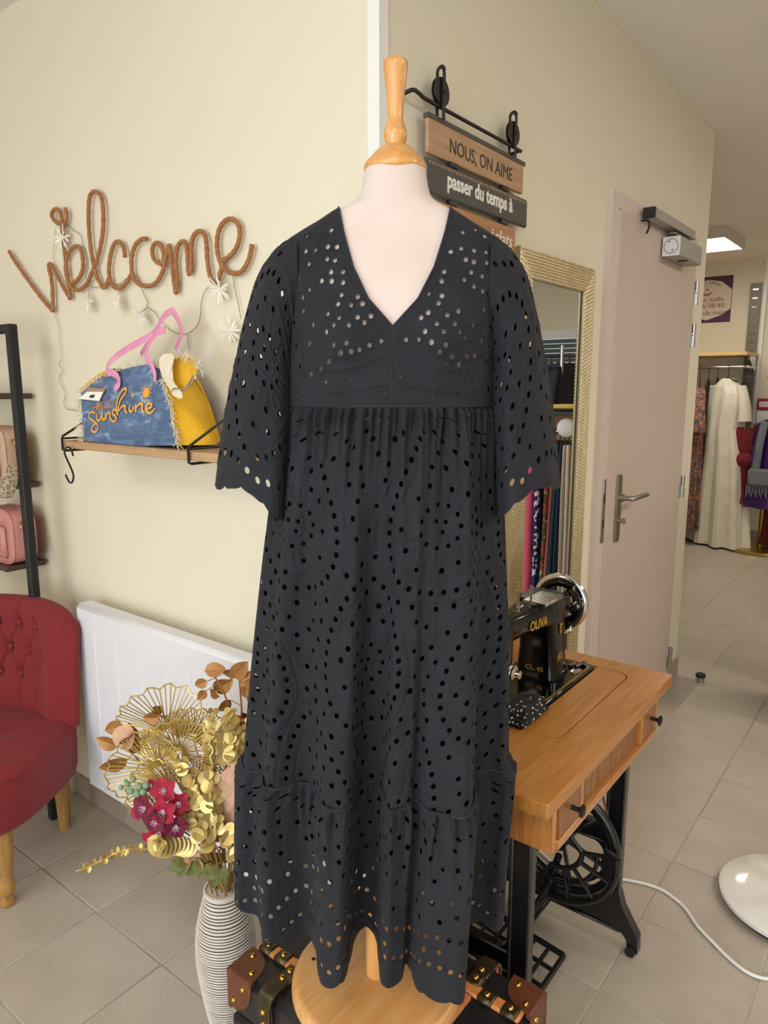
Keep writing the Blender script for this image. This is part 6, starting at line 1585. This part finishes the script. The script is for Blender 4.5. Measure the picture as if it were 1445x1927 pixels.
# poster
mat('poster_plum', '4a1c3c', .5); mat('poster_cream', 'd9cbb9', .55); mat('poster_ink', '8a3a4a', .6); mat('poster_gold', '9a8458', .6); mat('poster_pink', 'c04a6a', .6)
pc = np.array([7.443, 1.885, 2.235]); po = thing('wall_poster', 'plum and cream shop poster high on the back wall', 'poster', (7.445, 1.885, 2.03))
part('sheet', MB().box((7.4455, pc[1], pc[2]), (.003, .42, .42)), 'poster_plum', po)
k_oct = [(.21 * .98 * x, .20 * y) for x, y in ((-.55, .80), (0, .92), (.55, .80), (1.0, .42), (1.0, -.45), (.62, -.72), (0, -.94), (-.62, -.72), (-1.0, -.45), (-1.0, .42))]
part('cream_panel', MB().prism(k_oct, (7.4435, pc[1], pc[2]), (0, -1, 0), (0, 0, 1), .001), 'poster_cream', po)
px_ = 7.4425
part('poster_text', text_mesh('Rayon taille', .062, (px_, pc[1] + .165, pc[2] - .018), (0, -1, 0), (0, 0, 1), .0004, width=.30), 'poster_ink', po)
part('poster_text', text_mesh('34/36/38/40', .062, (px_, pc[1] + .165, pc[2] - .075), (0, -1, 0), (0, 0, 1), .0004, width=.31), 'poster_ink', po)
part('poster_text', text_mesh('Seconde main', .062, (px_, pc[1] + .175, pc[2] - .140), (0, -1, 0), (0, 0, 1), .0004, width=.34), 'poster_ink', po)
mb = MB()
for k, ch in enumerate('La Cour'):
    a = math.radians(128 - k * 12.5); v_ = text_mesh(ch, .05, (px_, pc[1] - math.cos(a) * .13, pc[2] + .03 + math.sin(a) * .12), (0, -math.sin(a), -math.cos(a)), (0, -math.cos(a), math.sin(a)), .0004, shear=.2) if ch.strip() else None
    if v_ is not None: mb.add(np.concatenate(v_.v), v_.f)
part('poster_text', mb, 'print_black', po)
part('poster_motif', MB().prism([(-.05, 0), (-.02, .012), (.01, .010), (.05, .03), (.03, -.005), (.0, -.014)], (px_, pc[1] + .01, pc[2] + .048), (0, -1, 0), (0, 0, 1), .0008), 'poster_gold', po)
part('poster_motif', MB().ball((px_, pc[1] + .01, pc[2] + .095), (.0006, .012, .010), 8, 6), 'poster_pink', po)
# white vertical profile on the back wall and the fire call point
struct('trim_3', MB().box((7.437, 1.395, CZ / 2), (.02, .03, CZ)), 'white_trim')
cp = thing('fire_call_point', 'red and white fire alarm call point on the wall beside the gold stand', 'alarm', (7.43, 1.33, 1.2))
part('red_case', MB().rbox((7.41, 1.318, 1.27), (.05, .10, .10), .006), mat('alarm_red', 'a81f2a', .4), cp)
part('white_window', MB().rbox((7.383, 1.318, 1.268), (.006, .072, .05), .002), 'white_plastic', cp)
part('white_backbox', MB().rbox((7.42, 1.318, 1.155), (.03, .11, .12), .004), 'white_plastic', cp)
part('lettering', text_mesh('127', .026, (7.3795, 1.341, 1.259), (0, -1, 0), (0, 0, 1), .0003, width=.044), 'print_black', cp)
# dresses on the rail
garment('ivory_gown', 'long ivory tulle gown hanging at the end of the clothes rail', 'dress', (RXb - .05, 1.545, 0), 1.50, 0.02, .38, .66, .34, 'ivory_tulle', 0.95, .30, RZ, 'dresses on the back rail', 2, .18, 9)
garment('floral_dress', 'long orange floral dress next to the ivory gown', 'dress', (RXb - .08, 1.772, 0), 1.46, .14, .38, .44, .16, 'floral_orange', 0.3, .36, RZ, 'dresses on the back rail', 3, .1)
garment('floral_dress', 'long grey floral dress with flounced sleeve nearest the door wall', 'dress', (RXb - .12, 1.915, 0), 1.44, .10, .36, .42, .15, 'floral_grey', 0.3, .40, RZ, 'dresses on the back rail', 4, .1)
garment('wine_dress', 'wine red dress squeezed behind the ivory gown', 'dress', (RXb + .20, 1.690, 0), 1.50, .45, .34, .34, .05, 'wine_cloth', 0.2, 0, RZ, 'dresses on the back rail', 5)
garment('black_dress', 'black dress hanging between the floral and wine ones', 'dress', (RXb + .02, 1.725, 0), 1.49, .25, .36, .38, .05, 'black_cloth', 0.2, 0, RZ, 'dresses on the back rail', 6)
garment('navy_dress', 'dark teal dress between the two floral dresses', 'dress', (RXb + .03, 1.845, 0), 1.47, .40, .36, .36, .06, 'teal_cloth', 0.2, 0, RZ, 'dresses on the back rail', 7)
garment('black_dress', 'black dress at the far left end of the visible rail', 'dress', (RXb + .04, 2.02, 0), 1.48, .30, .38, .40, .08, 'black_cloth', 0.2, 0, RZ, 'dresses on the back rail', 8)
garment('navy_blouse', 'navy blouse hanging behind the ivory gown at the rail end', 'blouse', (RXb + .10, 1.435, 0), 1.47, .85, .34, .36, .06, 'navy_cloth', 0.1, 0, RZ, 'dresses on the back rail', 9)
# gold scarf stand
GC = np.array([6.95, 1.165, 0])
gs = thing('scarf_stand', 'brass scarf stand with arms and a round foot at the right edge', 'stand', GC)
part('foot', MB().lathe([(.28, 0), (.285, .012), (.275, .028), (.05, .032)], GC, 48), 'brass_tube', gs)
part('post', MB().cyl(GC + (0, .005, .03), GC + (0, .005, 1.66), .022, 16).ball(GC + (0, .005, 1.675), .03), 'brass_tube', gs)
for k, (a, z) in enumerate(((150, 1.02), (165, .86), (60, 1.05), (-40, 1.2), (-120, 1.0), (175, 1.45))):
    d = np.array([math.cos(math.radians(a)), math.sin(math.radians(a)), 0]); L = .30 if k < 2 else .22
    part('arm', MB().tube([GC + (0, .005, z), GC + d * L + (0, .005, z + .06)], .006, 8), 'brass_tube', gs)
# knotted red scarf: hangs from the nearest arm
sc = GC + np.array([-.10, .165, 0]); ts = thing('knotted_scarf', 'dark red knotted scarf hanging from the brass stand', 'scarf', (sc[0], sc[1], .45))
part('upper_loop', MB().tube(smooth([sc + (0, .0, 1.08), sc + (0, .004, .95), sc + (0, .0, .82)], 6), np.array([.085, .088, .09, .09, .088, .085, .082, .08, .078, .072, .065, .055, .05]), 16, flat=.45, up=(1, 0, 0)), 'scarf_red', ts)
part('knot', MB().ball(sc + (-.01, 0, .80), (.06, .10, .065), 18, 12), 'scarf_red', ts)
part('tail', MB().tube(smooth([sc + (0, .0, .79), sc + (0, .03, .66), sc + (0, .05, .52), sc + (-.01, .055, .42)], 5), np.linspace(.05, .12, 16), 16, flat=.5, up=(1, 0, 0)), 'scarf_red', ts)
garment('purple_satin_scarf', 'purple satin cloth draped on the right side of the brass stand', 'scarf', (GC[0] - .12, GC[1] - .02, 0), 1.16, .40, .30, .34, .20, 'purple_satin', 1.2, 0, None, None, 12, None, 7)
fr = thing('grey_fringed_shawl', 'grey knitted shawl with long fringe over the purple satin', 'scarf', (GC[0] - .22, GC[1] + .03, .5))
mb = MB()
gy = GC + np.array([-.235, .035, 0])
part('shawl_band', MB().tube(smooth([gy + (.03, -.02, 1.14), gy + (0, .0, .95), gy + (0, .015, .74)], 6), .030, 10, flat=.4, up=(1, 0, 0)), 'grey_yarn', fr)
part('shawl_end', MB().rbox(gy + (0, -.03, .67), (.05, .20, .15), .02), 'grey_yarn', fr)
for k in range(16): mb.tube([gy + (-.012 * (k % 2), -.12 + k * .0125, .60), gy + (-.012 * (k % 2), -.124 + k * .0128, .50 + .02 * (k % 3))], .006, 5)
o = part('fringe', mb, 'grey_yarn', fr); o['kind'] = 'stuff'
garment('orange_scarf', 'orange patterned scarf hanging behind the purple satin', 'scarf', (GC[0] + .05, GC[1] - .08, 0), 1.28, .75, .22, .22, .16, 'floral_orange', .8, 0, None, None, 14)
garment('wine_scarf', 'long wine red scarf low on the right of the brass stand', 'scarf', (GC[0] + .02, GC[1] - .10, 0), .62, .06, .26, .30, .20, 'wine_cloth', .8, 0, None, None, 15)
# dark boxes on the floor under the dresses
tag(part('shoe_box', MB().rbox((7.2, 1.95, .075), (.30, .50, .15), .01), 'black_matte'), 'dark box on the floor under the floral dresses', 'box')

# ================================================================ fixtures seen only in the mirror
# roller shutter behind the window of the far wall
mat('shutter_slat', '56605a', .6)
wf = struct('window_1', MB().box((XB + .03, WY0 + .035, (WZ0 + WZ1) / 2), (.06, .07, WZ1 - WZ0)).box((XB + .03, WY1 - .035, (WZ0 + WZ1) / 2), (.06, .07, WZ1 - WZ0)).box((XB + .03, (WY0 + WY1) / 2, WZ1 - .045), (.06, WY1 - WY0, .09)).box((XB + .03, (WY0 + WY1) / 2, WZ0 + .03), (.06, WY1 - WY0, .06)), 'white_plastic')
for k in range(17):
    part('shutter_slat', MB().rbox((XB + .11, (WY0 + WY1) / 2, WZ1 - .115 - k * .051), (.012, WY1 - WY0 - .1, .0465), .004), 'shutter_slat', wf)
MYG = WY - 0.021
def vm(x, y, X):
    """point at depth X whose mirror image is seen at x, y"""
    p = on(x, y, 0, X); p[1] = 2 * MYG - p[1]; return p
X1 = 6.2
jr = thing('jacket_rail', 'black rail of hanging jackets reflected in the mirror', 'rail', (X1, -1.9, 0))
a_, b_ = vm(1005, 672, X1), vm(1090, 670, X1)
part('tube', MB().cyl((X1, a_[1] - .25, a_[2]), (X1, b_[1] + .35, a_[2]), .014, 10), 'black_paint', jr)
for y in (a_[1] - .22, b_[1] + .32): part('post', MB().cyl((X1, y, 0), (X1, y, a_[2]), .016, 10), 'steel', jr)
cpole = vm(1056, 700, X1 - .25); part('front_pole', MB().cyl((X1 - .25, cpole[1], 0), (X1 - .25, cpole[1], 1.78), .016, 12), 'chrome', jr)
for k, (x0, x1, m_, lab) in enumerate(((1014, 1026, 'jacket_red', 'red jacket on the mirrored rail'), (1024, 1036, 'jacket_pink', 'salmon pink jacket on the mirrored rail'), (1033, 1043, 'jacket_navy', 'navy jacket beside the salmon pink one'), (1043, 1053, 'jacket_navy', 'second navy jacket left of the chrome pole'), (1056, 1066, 'navy_cloth', 'dark navy jacket right of the chrome pole'), (1066, 1076, 'jacket_black', 'black jacket near the mirror edge'), (1076, 1088, 'jacket_black', 'last black jacket at the mirror edge'))):
    p0 = vm((x0 + x1) / 2, 684, X1)
    garment('hanging_jacket', lab + ', reflected', 'jacket', (X1 - .12, p0[1], 0), p0[2], 1.24, .44, .46, .10, m_, .25, .40, a_[2], 'jackets seen in the mirror', 30 + k)
X2 = 3.42
gd = thing('display_gondola', 'wooden gondola with black top shelf and trouser rail, reflected in the mirror', 'shelf', (3.6, -.2, 0))
ya, yb = vm(975, 780, X2)[1] - .15, vm(1092, 780, X2)[1] + .02
yl, yh = min(ya, yb), max(ya, yb)
part('panel', MB().box((X2 + .33, (yl + yh) / 2, .66), (.03, yh - yl, 1.26)), 'warm_plank', gd)
part('top_shelf', MB().rbox((X2 + .16, (yl + yh) / 2, 1.300), (.40, yh - yl, .022), .003), 'black_paint', gd)
zr = vm(1050, 812, X2)[2]; part('trouser_rail', MB().cyl((X2 + .02, yl, zr), (X2 + .02, yh - .06, zr), .013, 12), 'worn_chrome', gd)
fp = vm(1066, 805, X2); part('rail_flange', MB().lathe([(.045, 0), (.047, .006), (.04, .012), (.016, .016)], (X2 - .0, fp[1], fp[2]), 24, axis=(-1, .4, 0)), 'white_plastic', gd)
part('base', MB().box((X2 + .16, (yl + yh) / 2, .03), (.36, yh - yl, .06)), 'dark_wood', gd)
hp_ = vm(1066, 770, X2 + .1); tag(part('folded_yellow_cloth', MB().ball((X2 + .12, hp_[1], 1.328), (.10, .13, .017), 20, 10), mat('yellow_knit', 'd8b45c', .85)), 'folded yellow garment lying on the black top shelf, reflected', 'garment')
trs = [(985, 1000, 'hot_pink', 'hot pink trousers'), (1000, 1012, 'floral_navy', 'navy floral trousers'), (1012, 1016, 'jacket_black', 'black trousers'), (1016, 1026, 'floral_garden', 'garden print trousers'), (1026, 1034, 'salmon_cloth', 'salmon trousers'), (1034, 1041, 'teal_cloth', 'teal trousers'), (1041, 1050, 'jacket_navy', 'navy trousers'), (1050, 1058, 'cream_cloth', 'cream trousers'), (1058, 1066, 'ivory_tulle', 'ivory trousers'), (1066, 1072, 'rose_cloth', 'rose trousers'), (1072, 1082, 'jacket_black', 'darkest trousers')]
for k, (x0, x1, m_, lab) in enumerate(trs):
    p0, p1 = vm(x0, 1000, X2 - .09), vm(x1, 1000, X2 - .09); yc = (p0[1] + p1[1]) / 2; wy = abs(p1[1] - p0[1]) * .92
    t_ = thing('hanging_trousers', lab + ' on the gondola rail, reflected in the mirror', 'trousers', (X2 + .02, yc, .12), group='trousers seen in the mirror'); g = []
    for q in np.linspace(0, 1, 9):
        a = np.arange(20) * 2 * math.pi / 20; e_ = .6
        xx = np.sign(np.cos(a)) * np.abs(np.cos(a)) ** e_ * (.10 + .03 * q) * (1 + .06 * math.sin(q * 5 + k)); yy = np.sign(np.sin(a)) * np.abs(np.sin(a)) ** e_ * wy / 2 * (1 + .06 * math.sin(4 * q + k))
        g.append(np.stack([X2 + .02 + xx, yc + yy + .012 * (q - .5) * math.sin(k), np.full(20, zr - .06 - (zr - .18) * q)], 1))
    mb = MB().grid(np.array(g)[::-1], cv=True); n_ = 20; mb.f += [tuple(range(n_ - 1, -1, -1)), tuple(8 * n_ + i for i in range(n_))]
    part('legs', mb, m_, t_, sharp=50)
    part('hanger', MB().tube([(X2 + .02, yc, zr + .016), (X2 + .02, yc, zr - .05)], .003, 6).rbox((X2 + .02, yc, zr - .058), (.18, .012, .014), .003), 'black_paint', t_)
